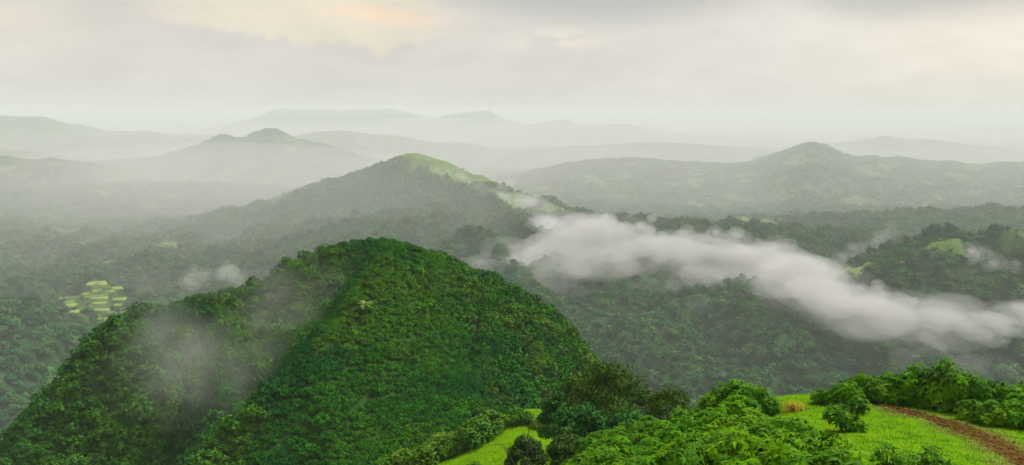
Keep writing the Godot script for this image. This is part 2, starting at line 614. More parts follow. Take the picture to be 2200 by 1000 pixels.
func valley_land() -> void:
	var c := []
	var seen := [
		[-250, 980, 470], [-250, 700, 640], [0, 960, 470], [110, 800, 560], [50, 700, 680], [200, 660, 760], [0, 620, 850], [150, 600, 900], [300, 590, 900], [350, 540, 1080], [100, 520, 1200],
		[250, 480, 1450], [60, 470, 1500], [200, 430, 1900], [400, 445, 1900], [500, 405, 2500], [100, 420, 2150], [-250, 480, 1400], [-250, 560, 1000],
		[892, 329, 1500], [870, 331, 1500], [915, 334, 1490], [800, 364, 1480], [740, 386, 1460], [690, 398, 1440], [640, 414, 1420], [560, 440, 1390], [480, 465, 1340], [380, 496, 1280], [300, 522, 1220],
		[850, 420, 1330], [700, 470, 1230], [900, 480, 1150], [600, 530, 1080], [750, 520, 1020], [900, 560, 950], [450, 570, 980], [1000, 520, 1000], [800, 640, 760], [600, 660, 760], [1000, 640, 780],
		[960, 353, 1460], [1030, 384, 1400], [1100, 408, 1350], [1180, 442, 1290], [1260, 460, 1240], [1330, 480, 1200], [1020, 440, 1280], [1120, 480, 1180],
		[1200, 540, 1000], [1400, 560, 950], [1300, 640, 800], [1300, 720, 680], [1500, 640, 800], [1500, 740, 640], [1500, 830, 560], [1700, 700, 680], [1700, 800, 580], [1900, 780, 600], [2100, 760, 620],
		[2300, 760, 600], [1300, 850, 540], [1700, 900, 500], [2100, 880, 520], [2400, 900, 500], [1000, 850, 560], [700, 850, 580], [400, 850, 560],
		[1700, 520, 1050], [1450, 500, 1300], [1600, 482, 1650],
		[1830, 575, 760], [1900, 565, 750], [1960, 550, 740], [2030, 538, 730], [2120, 536, 720], [2200, 541, 715], [2330, 545, 700], [2600, 540, 700], [2050, 620, 680], [1950, 650, 670], [2200, 640, 655], [2400, 640, 650],
		[1650, 492, 1650], [1750, 480, 1700], [1850, 470, 1730], [2050, 463, 1730], [2200, 457, 1730], [2500, 450, 1730], [1750, 498, 1450], [1950, 500, 1400], [2100, 492, 1420], [2400, 490, 1400],
		[1200, 432, 2500], [1400, 452, 2350], [1700, 445, 2500], [2000, 445, 2500], [2400, 440, 2500],
	]
	for p in seen:
		var q := at(p[0], p[1], p[2] * VS)
		c.append([q.x / (p[2] * VS), log(p[2] * VS), q.y])
	# behind the crests, out of sight: [pixel x, distance, metres below the eye]
	for p in [[892, 1680, 160], [700, 1640, 205], [500, 1560, 205], [1030, 1560, 165], [1180, 1450, 190], [1330, 1380, 195], [900, 2000, 230], [1050, 1900, 240], [1850, 900, 185], [2030, 880, 175], [2200, 870, 175], [2500, 860, 180],
			[1700, 1950, 262], [2050, 1950, 258], [2400, 1950, 255], [500, 3000, 300], [0, 3000, 270], [-250, 2500, 260], [1100, 3000, 318], [1700, 3000, 322], [2300, 3000, 322], [900, 2500, 270]]:
		c.append([(p[0] - 1100.0) / F, log(p[1] * VS), CAMY - p[2] * VS])
	var t := TPS.new(c, 0.0)
	valley = Grid.new(-0.95, 0.95, 300, 380.0 * VS, 3000.0 * VS, 260, true)
	for ib in valley.nb:
		for ia in valley.na:
			var p := valley.place(ia, ib)
			var y := t.at(p.x / p.y, log(p.y))
			var k := smoothstep(640.0, 1000.0, p.y)
			y += k * (44.0 * (n_ridge.get_noise_2d(p.x * 0.7, p.y * 0.5) - 0.1) + 7.0 * n_mid.get_noise_2d(p.x * 0.3, p.y * 0.3)) * (1.0 - 0.75 * exp(-pow((p.y - 1480.0 * VS) / (160.0 * VS), 2.0)))
			valley.y[ib * valley.na + ia] = y
	# grass on the peak, its ridge and in the valley
	meadow(885, 334, 1492, 60, 44)
	meadow(935, 352, 1455, 60, 50, 0.6)
	meadow(985, 380, 1405, 60, 50, 0.6)
	meadow(1040, 402, 1365, 60, 36, 0.5)
	meadow(1130, 428, 1305, 60, 30, 0.5, 0.9)
	meadow(1215, 462, 1230, 60, 26, 0.4, 1.0)
	meadow(830, 356, 1470, 40, 14, -0.4, 0.7)
	meadow(735, 388, 1445, 46, 20, -0.3, 0.9)
	meadow(620, 418, 1395, 46, 40, 0.0, 0.9)
	meadow(605, 432, 1360, 24, 14, 0.0, 0.9)
	meadow(205, 662, 755, 36, 46, 0.5, 0.62)
	meadow(350, 545, 1060, 22, 44, 0.2, 0.7)
	meadow(365, 528, 1130, 34, 20, 0.2, 0.7)
	meadow(470, 545, 1050, 16, 22, 0.2, 0.8)
	meadow(225, 588, 905, 12, 12, 0.0, 0.8)
	meadow(380, 478, 1400, 60, 40, 0.4, 0.5)
	meadow(230, 410, 1980, 46, 60, 0.0, 0.6)
	meadow(350, 410, 1990, 40, 60, 0.0, 0.6)
	meadow(300, 440, 1800, 40, 40, 0.0, 0.5)
	meadow(190, 420, 1920, 30, 40, 0.0, 0.5)
	meadow(80, 465, 1500, 50, 40, 0.0, 0.4)
	meadow(130, 510, 1250, 30, 30, 0.0, 0.4)
	meadow(40, 540, 1120, 26, 26, 0.0, 0.4)
	meadow(1855, 577, 752, 40, 20, 0.0, 1.0)
	meadow(1995, 552, 728, 30, 26, 0.0, 1.0)
	meadow(2185, 552, 712, 18, 10, 0.0, 0.5)
	meadow(1640, 492, 1650, 44, 90, 0.0, 1.0)
	meadow(1470, 440, 2420, 70, 50, 0.0, 0.8)
	meadow(1560, 440, 2450, 50, 40, 0.0, 0.6)
	meadow(1800, 475, 1715, 140, 24, 0.0, 0.7)
	meadow(2130, 462, 1725, 120, 22, 0.0, 0.7)
	var m := valley.mesh(M.far, func(x, d, _y, _n):
		var col := Color(0.024, 0.062, 0.020)
		var q := meadow_at(x, d)
		if q > 0.0:
			col = col.lerp(Color(0.088, 0.152, 0.030), minf(1.0, q * 1.2))
		var v := 1.0 + 0.5 * n_mid.get_noise_2d(x * 1.6, d * 1.6)
		return Color(col.r * v, col.g * v, col.b * v))
	put(inst(m), "valley", "", "", "", "structure")
	# the forest: one mass of crowns, the nearest as trees of their own
	var where := [[], [], [], []]
	var tints := [PackedColorArray(), PackedColorArray(), PackedColorArray(), PackedColorArray()]
	var near := []
	var d := 440.0 * VS
	var step := 10.5
	while d < 2700.0 * VS:
		var x := -0.72 * d
		while x < 0.72 * d:
			var xx := x + rng.randf_range(-0.5, 0.5) * step
			var dd := d + rng.randf_range(-0.5, 0.5) * step
			x += step
			if rng.randf() < 0.06: continue
			var q := meadow_at(xx, dd)
			if rng.randf() < q * 1.25 - 0.03 and rng.randf() < 0.93: continue
			var low := n_mid.get_noise_2d(xx * 0.4 + 500.0, dd * 0.4) > 0.40
			var y := valley.h(xx, dd)
			var r := step * rng.randf_range(0.38, 0.85) * (1.0 + 0.3 * n_mid.get_noise_2d(xx * 0.8, dd * 0.8))
			if q > 0.3: r *= 0.4
			elif low: r *= 0.85
			if rng.randf() < 0.07: r *= 1.35
			var k := rng.randi() % 4
			var tf := Transform3D(Basis(Vector3.UP, rng.randf() * TAU).scaled(Vector3(r, r * rng.randf_range(0.75, 1.25), r)), Vector3(xx, y - r * 0.05, -dd))
			var tint := tree_tint(xx, dd)
			var pp := pixel(tf.origin)
			if near.size() < 200 and dd < 640.0 * VS and dd > 545.0 * VS and pp.x > 1310.0 and pp.x < 2190.0 and pp.y > 660.0 and pp.y < 815.0 and rng.randf() < 0.5:
				near.append([tf, tint, k])
				continue
			where[k].append(tf)
			tints[k].append(tint)
			if dd < 1900.0 and q < 0.2:                    # steep ground has more of them to each metre of the map
				var steep := 1.0 / maxf(0.3, valley.normal(xx, dd, 8.0).y) - 1.0
				var more := int(steep * 4.0 + rng.randf())
				for z in mini(more, 4):
					var x2 := xx + rng.randf_range(-0.6, 0.6) * step
					var d2 := dd + rng.randf_range(-0.6, 0.6) * step
					var r2 := r * rng.randf_range(0.7, 1.0)
					where[k].append(Transform3D(Basis(Vector3.UP, rng.randf() * TAU).scaled(Vector3(r2, r2 * 1.1, r2)), Vector3(x2, valley.h(x2, d2) - r2 * 0.05, -d2)))
					tints[k].append(tree_tint(x2, d2))
		d += step
	var root := Node3D.new()
	put(root, "valley_forest", "dense green forest filling the valley and the slopes of the peak", "forest", "", "stuff")
	for k in 4:
		var o := multi(crown_meshes[k], where[k], tints[k])
		o.name = "crowns"
		root.add_child(o, true)
	for e in near:
		forest_tree(e[0], e[1], e[2])
	print("valley trees ", where[0].size() * 4, " near ", near.size())

var forest_cache := {}

func forest_tree(tf: Transform3D, tint: Color, k: int) -> void:
	var t := Node3D.new()
	var q := int(clampf((tint.g - 0.05) / 0.1, 0.0, 1.0) * 3.0)
	put(t, "forest_tree", ["dark blue green", "dark green", "mid green", "pale green"][q] + " round tree in the valley forest below the mist bank", "tree", "trees of the valley forest")
	t.transform = tf
	var key := "%d_%d" % [k, q]
	if not forest_cache.has(key):
		var m: ArrayMesh = crown_meshes[k].duplicate()
		var mat := leafy("forest_leaf_tone", [Color(0.016, 0.056, 0.024), Color(0.027, 0.078, 0.022), Color(0.045, 0.098, 0.023), Color(0.070, 0.118, 0.030)][q], 0.7, 0.2)
		m.surface_set_material(0, mat)
		forest_cache[key] = m
	part("crown", forest_cache[key], t)
	if not forest_cache.has("trunk"):
		var mb := MB.new()
		tube(mb, [Vector3(0, -0.4, 0), Vector3(0.02, 0.2, 0.01), Vector3(-0.02, 0.7, 0.03)], 0.06, 0.03)
		tube(mb, [Vector3(0.01, 0.2, 0.01), Vector3(0.3, 0.6, 0.1)], 0.035, 0.012)
		tube(mb, [Vector3(0.01, 0.25, 0.01), Vector3(-0.28, 0.62, -0.12)], 0.035, 0.012)
		forest_cache["trunk"] = mb.mesh(M.bark)
	part("trunk", forest_cache["trunk"], t)

# ------------------------------------------------------------------ the near hill

func spur_rise(p: Vector2, line: Array) -> float:
	# metres by which the ground stands higher on the spur, and lower in the gully beside it
	var off := 1e9
	for k in line.size() - 1:
		off = minf(off, p.distance_to(Geometry2D.get_closest_point_to_segment(p, line[k], line[k + 1])))
	return 6.5 * exp(-off / 7.0) - 3.6 * exp(-pow((off - 20.0) / 9.0, 2.0)) * (1.0 if p.x < -8.0 else 0.3)

func near_hill() -> void:
	var c := []
	var add := func(px: float, py: float, d: float): 
		var q := at(px, py, d * NS)
		c.append([q.x, d * NS, q.y])
	var skyline := [[-150, 1080, 235], [0, 965, 248], [35, 905, 254], [90, 840, 262], [150, 775, 268], [215, 705, 276], [262, 672, 282], [330, 664, 288], [420, 645, 292], [510, 606, 296], [600, 575, 300], [690, 537, 304], [760, 514, 306], [840, 502, 306], [900, 517, 306],
		[940, 533, 305], [1000, 560, 304], [1045, 585, 302], [1110, 632, 298], [1180, 678, 294], [1235, 706, 290], [1262, 758, 284], [1300, 800, 278], [1360, 880, 270]]
	for p in skyline:
		var sink := 16.0 if p[0] < 620.0 else 9.0          # the scrub on it is this many pixels tall
		add.call(p[0], p[1] + sink, p[2])
		var q := at(p[0], p[1] + sink, p[2] * NS)
		c.append([q.x * 1.05, (p[2] + 24.0) * NS, q.y - 16.0 * NS])
		c.append([q.x * 1.25, (p[2] + 95.0) * NS, minf(q.y - 82.0 * NS, CAMY - 130.0)])
	# the ridge that runs down towards the viewer's left
	for p in [[885, 578, 272], [840, 606, 262], [785, 662, 246], [735, 735, 230], [690, 800, 216], [600, 890, 200], [500, 985, 190], [420, 1070, 182]]:
		add.call(p[0], p[1], p[2])
	# the hollow left of it
	for p in [[780, 590, 284], [700, 610, 284], [640, 690, 264], [560, 680, 280], [500, 760, 258], [400, 720, 274], [330, 800, 256], [400, 850, 242], [500, 860, 232], [250, 850, 252], [150, 900, 250], [300, 1000, 222], [150, 1050, 225]]:
		add.call(p[0], p[1], p[2])
	# the broad face right of it
	for p in [[900, 640, 254], [950, 700, 240], [850, 740, 226], [1000, 640, 268], [1080, 700, 260], [1000, 790, 222], [900, 860, 197], [800, 950, 180], [1120, 800, 236], [1180, 760, 258], [1050, 900, 198], [950, 1000, 172], [1200, 880, 220], [1100, 1020, 172], [750, 1080, 160]]:
		add.call(p[0], p[1], p[2])
	var spur_line := []
	for p in [[885, 578, 272], [840, 606, 262], [785, 662, 246], [735, 735, 230], [690, 800, 216], [600, 890, 200], [500, 985, 190]]:
		spur_line.append(Vector2(at(p[0], p[1], p[2] * NS).x, p[2] * NS))
	for p in [[-190, 325, -230], [-190, 270, -200], [-190, 215, -170], [-120, 325, -215], [-40, 325, -200], [30, 325, -200], [84, 325, -200], [84, 255, -160]]:      # the foot of the hill, out of sight
		c.append([float(p[0]), float(p[1]), CAMY + p[2]])
	var t := TPS.new(c, 12.0)
	hill = Grid.new(-190.0, 84.0, 200, 92.0, 325.0, 170)
	var gul := noise(0.024, 77, 3)
	gul.fractal_type = FastNoiseLite.FRACTAL_RIDGED
	for ib in hill.nb:
		for ia in hill.na:
			var p := hill.place(ia, ib)
			var y := t.at(p.x, p.y)
			var left := smoothstep(-15.0, -56.0, p.x)
			y += (gul.get_noise_2d(p.x * 1.3 + p.y * 0.5, p.y * 0.5) - 0.2) * lerpf(1.2, 5.0, left) * smoothstep(232.0, 214.0, p.y)
			y += 1.2 * n_mid.get_noise_2d(p.x * 1.5, p.y * 1.5)
			y += spur_rise(p, spur_line)
			hill.y[ib * hill.na + ia] = y
	put(inst(hill.mesh(M.ground, func(x, d, _y, _n):
		var v := 1.0 + 0.4 * n_mid.get_noise_2d(x * 2.0, d * 2.0)
		return Color(0.030 * v, 0.070 * v, 0.014 * v))), "domed_hill", "", "", "", "structure")
	var where := [[], [], [], []]
	var tints := [PackedColorArray(), PackedColorArray(), PackedColorArray(), PackedColorArray()]
	var cand := []
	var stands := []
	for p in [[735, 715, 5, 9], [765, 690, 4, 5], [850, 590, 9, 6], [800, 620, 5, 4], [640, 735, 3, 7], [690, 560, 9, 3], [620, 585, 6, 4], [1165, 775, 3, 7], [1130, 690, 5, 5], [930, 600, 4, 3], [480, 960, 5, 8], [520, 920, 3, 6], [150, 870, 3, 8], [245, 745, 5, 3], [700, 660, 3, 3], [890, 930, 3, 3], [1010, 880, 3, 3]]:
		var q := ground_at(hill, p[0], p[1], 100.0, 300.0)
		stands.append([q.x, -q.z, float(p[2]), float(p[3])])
	var step := 1.2
	var d := 112.0
	while d < 260.0:
		var x := maxf(-190.0, -0.70 * d)
		while x < 0.22 * d + 20.0:
			var xx := x + rng.randf_range(-0.5, 0.5) * step
			var dd := d + rng.randf_range(-0.5, 0.5) * step
			x += step
			var y := hill.h(xx, dd)
			var nn := hill.normal(xx, dd, 2.0)
			var to_eye := (Vector3(0, CAMY, 0) - Vector3(xx, y, -dd)).normalized()
			if nn.dot(to_eye) < -0.25: continue
			var pp := pixel(Vector3(xx, y, -dd))
			if pp.x < -120.0 or pp.y > 1120.0: continue
			if pp.x > 1000.0 and pp.y > 960.0: continue
			# kinds of growth: low even scrub on the face, taller trees along the right shoulder and in the hollow
			var tall := smoothstep(900.0, 1010.0, pp.x - (pp.y - 540.0) * 0.25 + 60.0 * n_mid.get_noise_2d(xx, dd)) * smoothstep(505.0, 545.0, pp.y)
			var hollow := smoothstep(720.0, 560.0, pp.x - (pp.y - 700.0) * -0.5)
			var bump := n_mid.get_noise_2d(xx * 1.3 + 90.0, dd * 1.3)
			var r := step * rng.randf_range(0.66, 1.02) * (1.0 + 0.25 * bump)
			var big := maxf(tall, hollow * 0.8)
			if rng.randf() < 0.22 * big: r *= rng.randf_range(1.6, 2.6)
			elif rng.randf() < 0.02: r *= rng.randf_range(1.4, 2.0)
			var col := Color(0.024, 0.120, 0.005)
			var pa := n_mid.get_noise_2d(xx * 0.7 + 40.0, dd * 0.7)
			col = col.lerp(Color(0.010, 0.080, 0.012), smoothstep(-0.1, 0.4, pa))
			col = col.lerp(Color(0.042, 0.135, 0.005), smoothstep(0.05, 0.45, -pa))
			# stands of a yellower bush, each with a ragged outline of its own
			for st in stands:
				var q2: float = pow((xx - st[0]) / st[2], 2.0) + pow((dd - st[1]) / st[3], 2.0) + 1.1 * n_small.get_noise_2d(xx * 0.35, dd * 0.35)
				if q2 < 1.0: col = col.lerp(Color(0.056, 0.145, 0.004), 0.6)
			col = col.lerp(Color(0.075, 0.105, 0.020), 0.45 * tall * smoothstep(-0.2, 0.3, n_small.get_noise_2d(xx * 0.25, dd * 0.25)))
			col = col.lerp(Color(0.040, 0.105, 0.014), 0.4 * hollow)
			var l := rng.randf_range(0.72, 1.25)
			if rng.randf() < 0.03: l *= 1.4
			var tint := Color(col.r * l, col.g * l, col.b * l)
			var k := rng.randi() % 4
			var tf := Transform3D(Basis(Vector3.UP, rng.randf() * TAU).scaled(Vector3(r, r * rng.randf_range(0.9, 1.4), r)), Vector3(xx, y - r * 0.15, -dd))
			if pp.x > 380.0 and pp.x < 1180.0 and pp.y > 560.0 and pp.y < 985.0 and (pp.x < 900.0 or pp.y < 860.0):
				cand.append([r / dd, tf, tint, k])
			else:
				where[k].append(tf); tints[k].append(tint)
		d += step
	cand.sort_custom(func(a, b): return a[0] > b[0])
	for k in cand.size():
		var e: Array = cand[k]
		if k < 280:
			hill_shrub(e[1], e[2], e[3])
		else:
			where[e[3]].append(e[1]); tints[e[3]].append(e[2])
	var root := Node3D.new()
	put(root, "hill_scrub", "even dark green scrub carpeting the domed hill", "scrub", "", "stuff")
	for k in 4:
		var o := multi(shrub_meshes[k], where[k], tints[k])
		o.name = "bushes"
		root.add_child(o, true)
	print("hill shrubs ", where[0].size() * 4, " of ", cand.size())

var shrub_cache := {}

func hill_shrub(tf: Transform3D, tint: Color, k: int) -> void:
	var tones := [Color(0.011, 0.076, 0.010), Color(0.020, 0.104, 0.006), Color(0.036, 0.104, 0.011), Color(0.044, 0.134, 0.005)]
	var q := 0
	var best := 1e9
	for z in 4:
		var e: float = absf(tones[z].r - tint.r) + absf(tones[z].g - tint.g)
		if e < best:
			best = e; q = z
	var key := "%d_%d" % [k, q]
	if not shrub_cache.has(key):
		var m: ArrayMesh = shrub_meshes[k].duplicate()
		m.surface_set_material(0, leafy("hill_leaf_tone", tones[q], 0.7, 0.2))
		shrub_cache[key] = m
	var o := inst(shrub_cache[key])
	put(o, "hill_shrub", ["dark green", "rich green", "olive green", "yellowish green"][q] + " bushy tree standing taller than the scrub on the domed hill", "shrub", "bushy trees on the domed hill")
	o.transform = tf

# ------------------------------------------------------------------ the grassy shoulder in front

var path_line := []

func path_distance(x: float, d: float) -> float:
	var best := 1e9
	var p := Vector2(x, d)
	for k in path_line.size() - 1:
		best = minf(best, p.distance_to(Geometry2D.get_closest_point_to_segment(p, path_line[k], path_line[k + 1])))
	return best

func foreground() -> void:
	var c := []
	for p in [[1560, 885, 52], [1660, 862, 56], [1730, 862, 57], [1800, 866, 57], [1900, 868, 56], [2050, 878, 53], [2200, 888, 50], [2450, 900, 47],
			[1700, 920, 42], [1800, 930, 40], [2000, 930, 41], [2200, 985, 33], [1900, 1000, 31], [1750, 1010, 30], [1400, 1150, 24], [1800, 1150, 22], [2200, 1150, 22], [2600, 1050, 28],
			[1500, 975, 42], [1600, 950, 44], [1300, 1020, 45], [1200, 1090, 40], [1000, 1250, 34],
			[1162, 884, 86], [1090, 892, 82], [1040, 925, 79], [1000, 952, 77], [920, 1002, 74], [800, 1075, 70], [1150, 935, 76], [1080, 975, 71], [1000, 1020, 68], [1200, 1000, 58], [1100, 1080, 54]]:
		var q := at(p[0], p[1], p[2])
		c.append([q.x, float(p[2]), q.y])
	for p in [[17, 68, -31], [24, 68, -30], [34, 66, -29], [50, 62, -28], [20, 95, -58], [40, 95, -58], [65, 95, -58], [3, 102, -52], [-6, 98, -50], [-14, 90, -46], [-22, 85, -46], [-40, 80, -62], [-40, 50, -44], [0, 125, -85], [-30, 125, -85],
			[0, 8, -5.5], [-20, 10, -9], [20, 8, -5], [40, 10, -5.5], [-40, 25, -25], [60, 30, -12], [8, 75, -33]]:
		c.append([float(p[0]), float(p[1]), CAMY + p[2]])
	var t := TPS.new(c, 1.0)
	fg = Grid.new(-50.0, 75.0, 210, 6.0, 126.0, 200)
	for ib in fg.nb:
		for ia in fg.na:
			var p := fg.place(ia, ib)
			fg.y[ib * fg.na + ia] = t.at(p.x, p.y) + 0.22 * n_small.get_noise_2d(p.x * 0.5, p.y * 0.5) + 0.05 * n_small.get_noise_2d(p.x * 3.0, p.y * 3.0)
	for p in [[1880, 867], [1915, 876], [1965, 889], [2020, 904], [2070, 921], [2115, 941], [2155, 963], [2205, 998], [2260, 1045], [2330, 1110]]:
		var q := ground_at(fg, p[0], p[1], 15.0, 90.0)
		path_line.append(Vector2(q.x, -q.z))
	put(inst(fg.mesh(M.ground, func(x, d, _y, _n):
		var v := 1.0 + 0.25 * n_small.get_noise_2d(x * 0.6, d * 0.6)
		var col := Color(0.105, 0.215, 0.003)
		col = col.lerp(Color(0.10, 0.085, 0.03), 0.8 * smoothstep(1.6, 0.7, path_distance(x, d) + 0.8 * n_small.get_noise_2d(x * 1.4, d * 1.4)))
		return Color(col.r * v, col.g * v, col.b * v))), "grassy_shoulder", "", "", "", "structure")
	dirt_path()
	grass()
	bushes()

func dirt_path() -> void:
	var mb := MB.new()
	var pts := []
	for k in path_line.size() - 1:
		for z in 8:
			pts.append(path_line[k].lerp(path_line[k + 1], z / 8.0))
	var across := 13
	for k in pts.size():
		var p: Vector2 = pts[k]
		var dir: Vector2 = (pts[mini(k + 1, pts.size() - 1)] - pts[maxi(k - 1, 0)]).normalized()
		var side := Vector2(-dir.y, dir.x)
		var half := lerpf(0.30, 0.70, smoothstep(0.0, 0.5, k / float(pts.size())))
		for z in across:
			var f := z / float(across - 1) * 2.0 - 1.0
			var wob := 0.7 * n_small.get_noise_2d(p.x * 2.2 + f * 9.0, p.y * 2.2)
			var q := p + side * (f * half * (1.0 + wob))
			var lift := 0.03 + 0.05 * n_small.get_noise_2d(q.x * 5.0, q.y * 5.0)
			if absf(f) > 0.9: lift = -0.015
			var l := 0.9 + 0.5 * n_small.get_noise_2d(q.x * 4.0, q.y * 4.0)
			var col := Color(0.165, 0.084, 0.027)
			var green := smoothstep(0.0, 0.35, n_small.get_noise_2d(q.x * 1.7 + 70.0, q.y * 1.7) + lerpf(0.3, -0.05, smoothstep(0.1, 0.6, k / float(pts.size()))))
			col = col.lerp(Color(0.10, 0.10, 0.012), 0.8 * green)
			mb.add(Vector3(q.x, fg.h(q.x, q.y) + lift, -q.y), fg.normal(q.x, q.y, 0.4), Color(col.r * l, col.g * l, col.b * l))
	for k in pts.size() - 1:
		for z in across - 1:
			var a := k * across + z
			mb.quad(a, a + across, a + across + 1, a + 1)
	put(inst(mb.mesh(M.earth)), "dirt_path", "", "", "", "structure")
	var ball := SphereMesh.new()
	ball.radius = 0.5; ball.height = 0.7; ball.radial_segments = 7; ball.rings = 4
	ball.material = M.earth
	var where := []
	var tints := PackedColorArray()
	for k in 900:
		var p: Vector2 = pts[rng.randi() % pts.size()] + Vector2(rng.randfn(), rng.randfn()) * 0.42
		var z := rng.randf_range(0.03, 0.13)
		where.append(Transform3D(Basis.from_euler(Vector3(rng.randf(), rng.randf() * 6.0, rng.randf())).scaled(Vector3(z * 1.4, z * 0.7, z)), Vector3(p.x, fg.h(p.x, p.y) + 0.04, -p.y)))
		var l := rng.randf_range(0.4, 1.2)
		tints.append(Color(0.15 * l, 0.076 * l, 0.025 * l))
	put(multi(ball, where, tints), "earth_clods", "clods of brown earth strewn along the dirt path", "earth", "", "stuff")

func grass_tuft(s: int, blades: int, tall: float, spread: float, wide: float) -> ArrayMesh:
	var r := RandomNumberGenerator.new()
	r.seed = s
	var mb := MB.new()
	for k in blades:
		var an := r.randf() * TAU
		var o := Vector3(cos(an), 0, sin(an))
		var base := Vector3(r.randfn(), 0, r.randfn()) * spread * 0.45
		var hgt := tall * r.randf_range(0.55, 1.2)
		var lean := r.randf_range(0.2, 0.9)
		var side := Vector3(-o.z, 0, o.x) * wide
		var mid := base + o * hgt * lean * 0.4 + Vector3.UP * hgt * 0.6
		var tip := base + o * hgt * lean + Vector3.UP * hgt * (1.0 - 0.3 * lean)
		var t := r.randf_range(0.75, 1.25)
		var col := Color(t, t, t)
		var nn := (Vector3.UP * 1.2 + o * 0.2).normalized()
		var a := mb.add(base - side - Vector3.UP * 0.04, nn, col)
		var b := mb.add(base + side - Vector3.UP * 0.04, nn, col)
		var e := mb.add(mid + side * 0.8, nn, col)
		var f := mb.add(mid - side * 0.8, nn, col)
		var g := mb.add(tip, nn, col)
		mb.quad(a, b, e, f)
		mb.tri(f, e, g)
	return mb.mesh(M.grass)

func grass() -> void:
	var where := [[], [], []]
	var tints := [PackedColorArray(), PackedColorArray(), PackedColorArray()]
	var meshes := []
	for k in 3:
		meshes.append(grass_tuft(300 + k, 14, 0.085, 0.17, 0.006))
	for zone in [[3.0, 44.0, 24.0, 62.0, 0.14], [-30.0, 14.0, 60.0, 92.0, 0.27]]:
		var step: float = zone[4]
		var d: float = zone[2]
		while d < zone[3]:
			var x: float = zone[0]
			while x < zone[1]:
				var xx := x + rng.randf_range(-0.5, 0.5) * step
				var dd := d + rng.randf_range(-0.5, 0.5) * step
				x += step
				var p := Vector3(xx, 0, -dd)
				if xx / dd < -0.18 or xx / dd > 0.66: continue
				p.y = fg.h(xx, dd)
				var pp := pixel(p)
				if pp.y > 1015.0: continue
				if zone[2] < 50.0 and pp.x < 1560.0: continue
				if zone[2] > 50.0 and pp.x > 1240.0: continue
				var trod := path_distance(xx, dd) + 0.5 * n_small.get_noise_2d(xx * 1.4, dd * 1.4)
				if trod < 0.5 and rng.randf() < 0.9: continue
				if trod < 0.9 and rng.randf() < 0.4: continue
				var n1 := n_small.get_noise_2d(xx * 0.5, dd * 0.5)
				var n2 := n_small.get_noise_2d(xx * 1.8 + 31.0, dd * 1.8)
				var col := Color(0.145, 0.340, 0.003)
				col = col.lerp(Color(0.180, 0.350, 0.003), smoothstep(0.0, 0.5, n1))
				col = col.lerp(Color(0.090, 0.225, 0.004), smoothstep(0.05, 0.5, n2))
				if trod < 1.6: col = col.lerp(Color(0.20, 0.19, 0.04), 0.6 * smoothstep(1.7, 0.9, trod))
				var l := rng.randf_range(0.8, 1.2)
				var s := rng.randf_range(0.7, 1.25) * (1.0 + 0.5 * n2) * step / 0.16 * (1.0 if step < 0.2 else 0.75)
				var k := rng.randi() % 3
				where[k].append(Transform3D(Basis(Vector3.UP, rng.randf() * TAU).scaled(Vector3(s, s * 0.9, s)), p))
				tints[k].append(Color(col.r * l, col.g * l, col.b * l))
			d += step
	var root := Node3D.new()
	put(root, "grass", "short bright green grass on the shoulder and the spur", "grass", "", "stuff")
	for k in 3:
		var o := multi(meshes[k], where[k], tints[k])
		o.name = "tufts"
		root.add_child(o, true)
	print("grass ", where[0].size() * 3)

# ------------------------------------------------------------------ shrubs

func leaflet(mb: MB, base: Vector3, out: Vector3, up: Vector3, L: float, W: float, droop: float, col: Color) -> void:
	var side := out.cross(up).normalized()
	var ts := [0.0, 0.36, 0.72, 1.0]
	var ws := [0.0, 1.0, 0.72, 0.0]
	var ids := []
	for k in 4:
		var t: float = ts[k]
		var p := base + out * L * t * (1.0 - 0.15 * droop * t) + up * L * (0.18 * t - droop * t * t)
		var slope := (out + up * (0.18 - 2.0 * droop * t)).normalized()
		var nn := side.cross(slope).normalized()
		if nn.dot(up) < 0: nn = -nn
		if k == 0 or k == 3:
			ids.append([mb.add(p, nn, col)])
		else:
			var w: float = W * ws[k]
			ids.append([mb.add(p + side * w + nn * w * 0.22, (nn - side * 0.35).normalized(), col), mb.add(p, nn, col), mb.add(p - side * w + nn * w * 0.22, (nn + side * 0.35).normalized(), col)])
	mb.tri(ids[0][0], ids[1][0], ids[1][1]); mb.tri(ids[0][0], ids[1][1], ids[1][2])
	mb.quad(ids[1][0], ids[2][0], ids[2][1], ids[1][1]); mb.quad(ids[1][1], ids[2][1], ids[2][2], ids[1][2])
	mb.tri(ids[2][0], ids[3][0], ids[2][1]); mb.tri(ids[2][1], ids[3][0], ids[2][2])

func whorl(mb: MB, r: RandomNumberGenerator, at_: Vector3, axis: Vector3, L: float, leaves: int, col: Color) -> void:
	var a := axis.cross(Vector3(0.31, 0.2, 0.93)).normalized()
	var b := axis.cross(a)
	var turn := r.randf() * TAU
	for k in leaves:
		var an := turn + TAU * k / leaves + r.randf_range(-0.25, 0.25)
		var flat := (a * cos(an) + b * sin(an)).normalized()
		var out := (flat + axis * r.randf_range(-0.05, 0.5)).normalized()
		var up := (axis - out * axis.dot(out)).normalized()
		var t := r.randf_range(0.78, 1.22)
		var l := L * r.randf_range(0.7, 1.15)
		leaflet(mb, at_, out, up, l, l * 0.17, r.randf_range(0.25, 0.75), Color(col.r * t, col.g * t, col.b * t * r.randf_range(0.8, 1.3)))

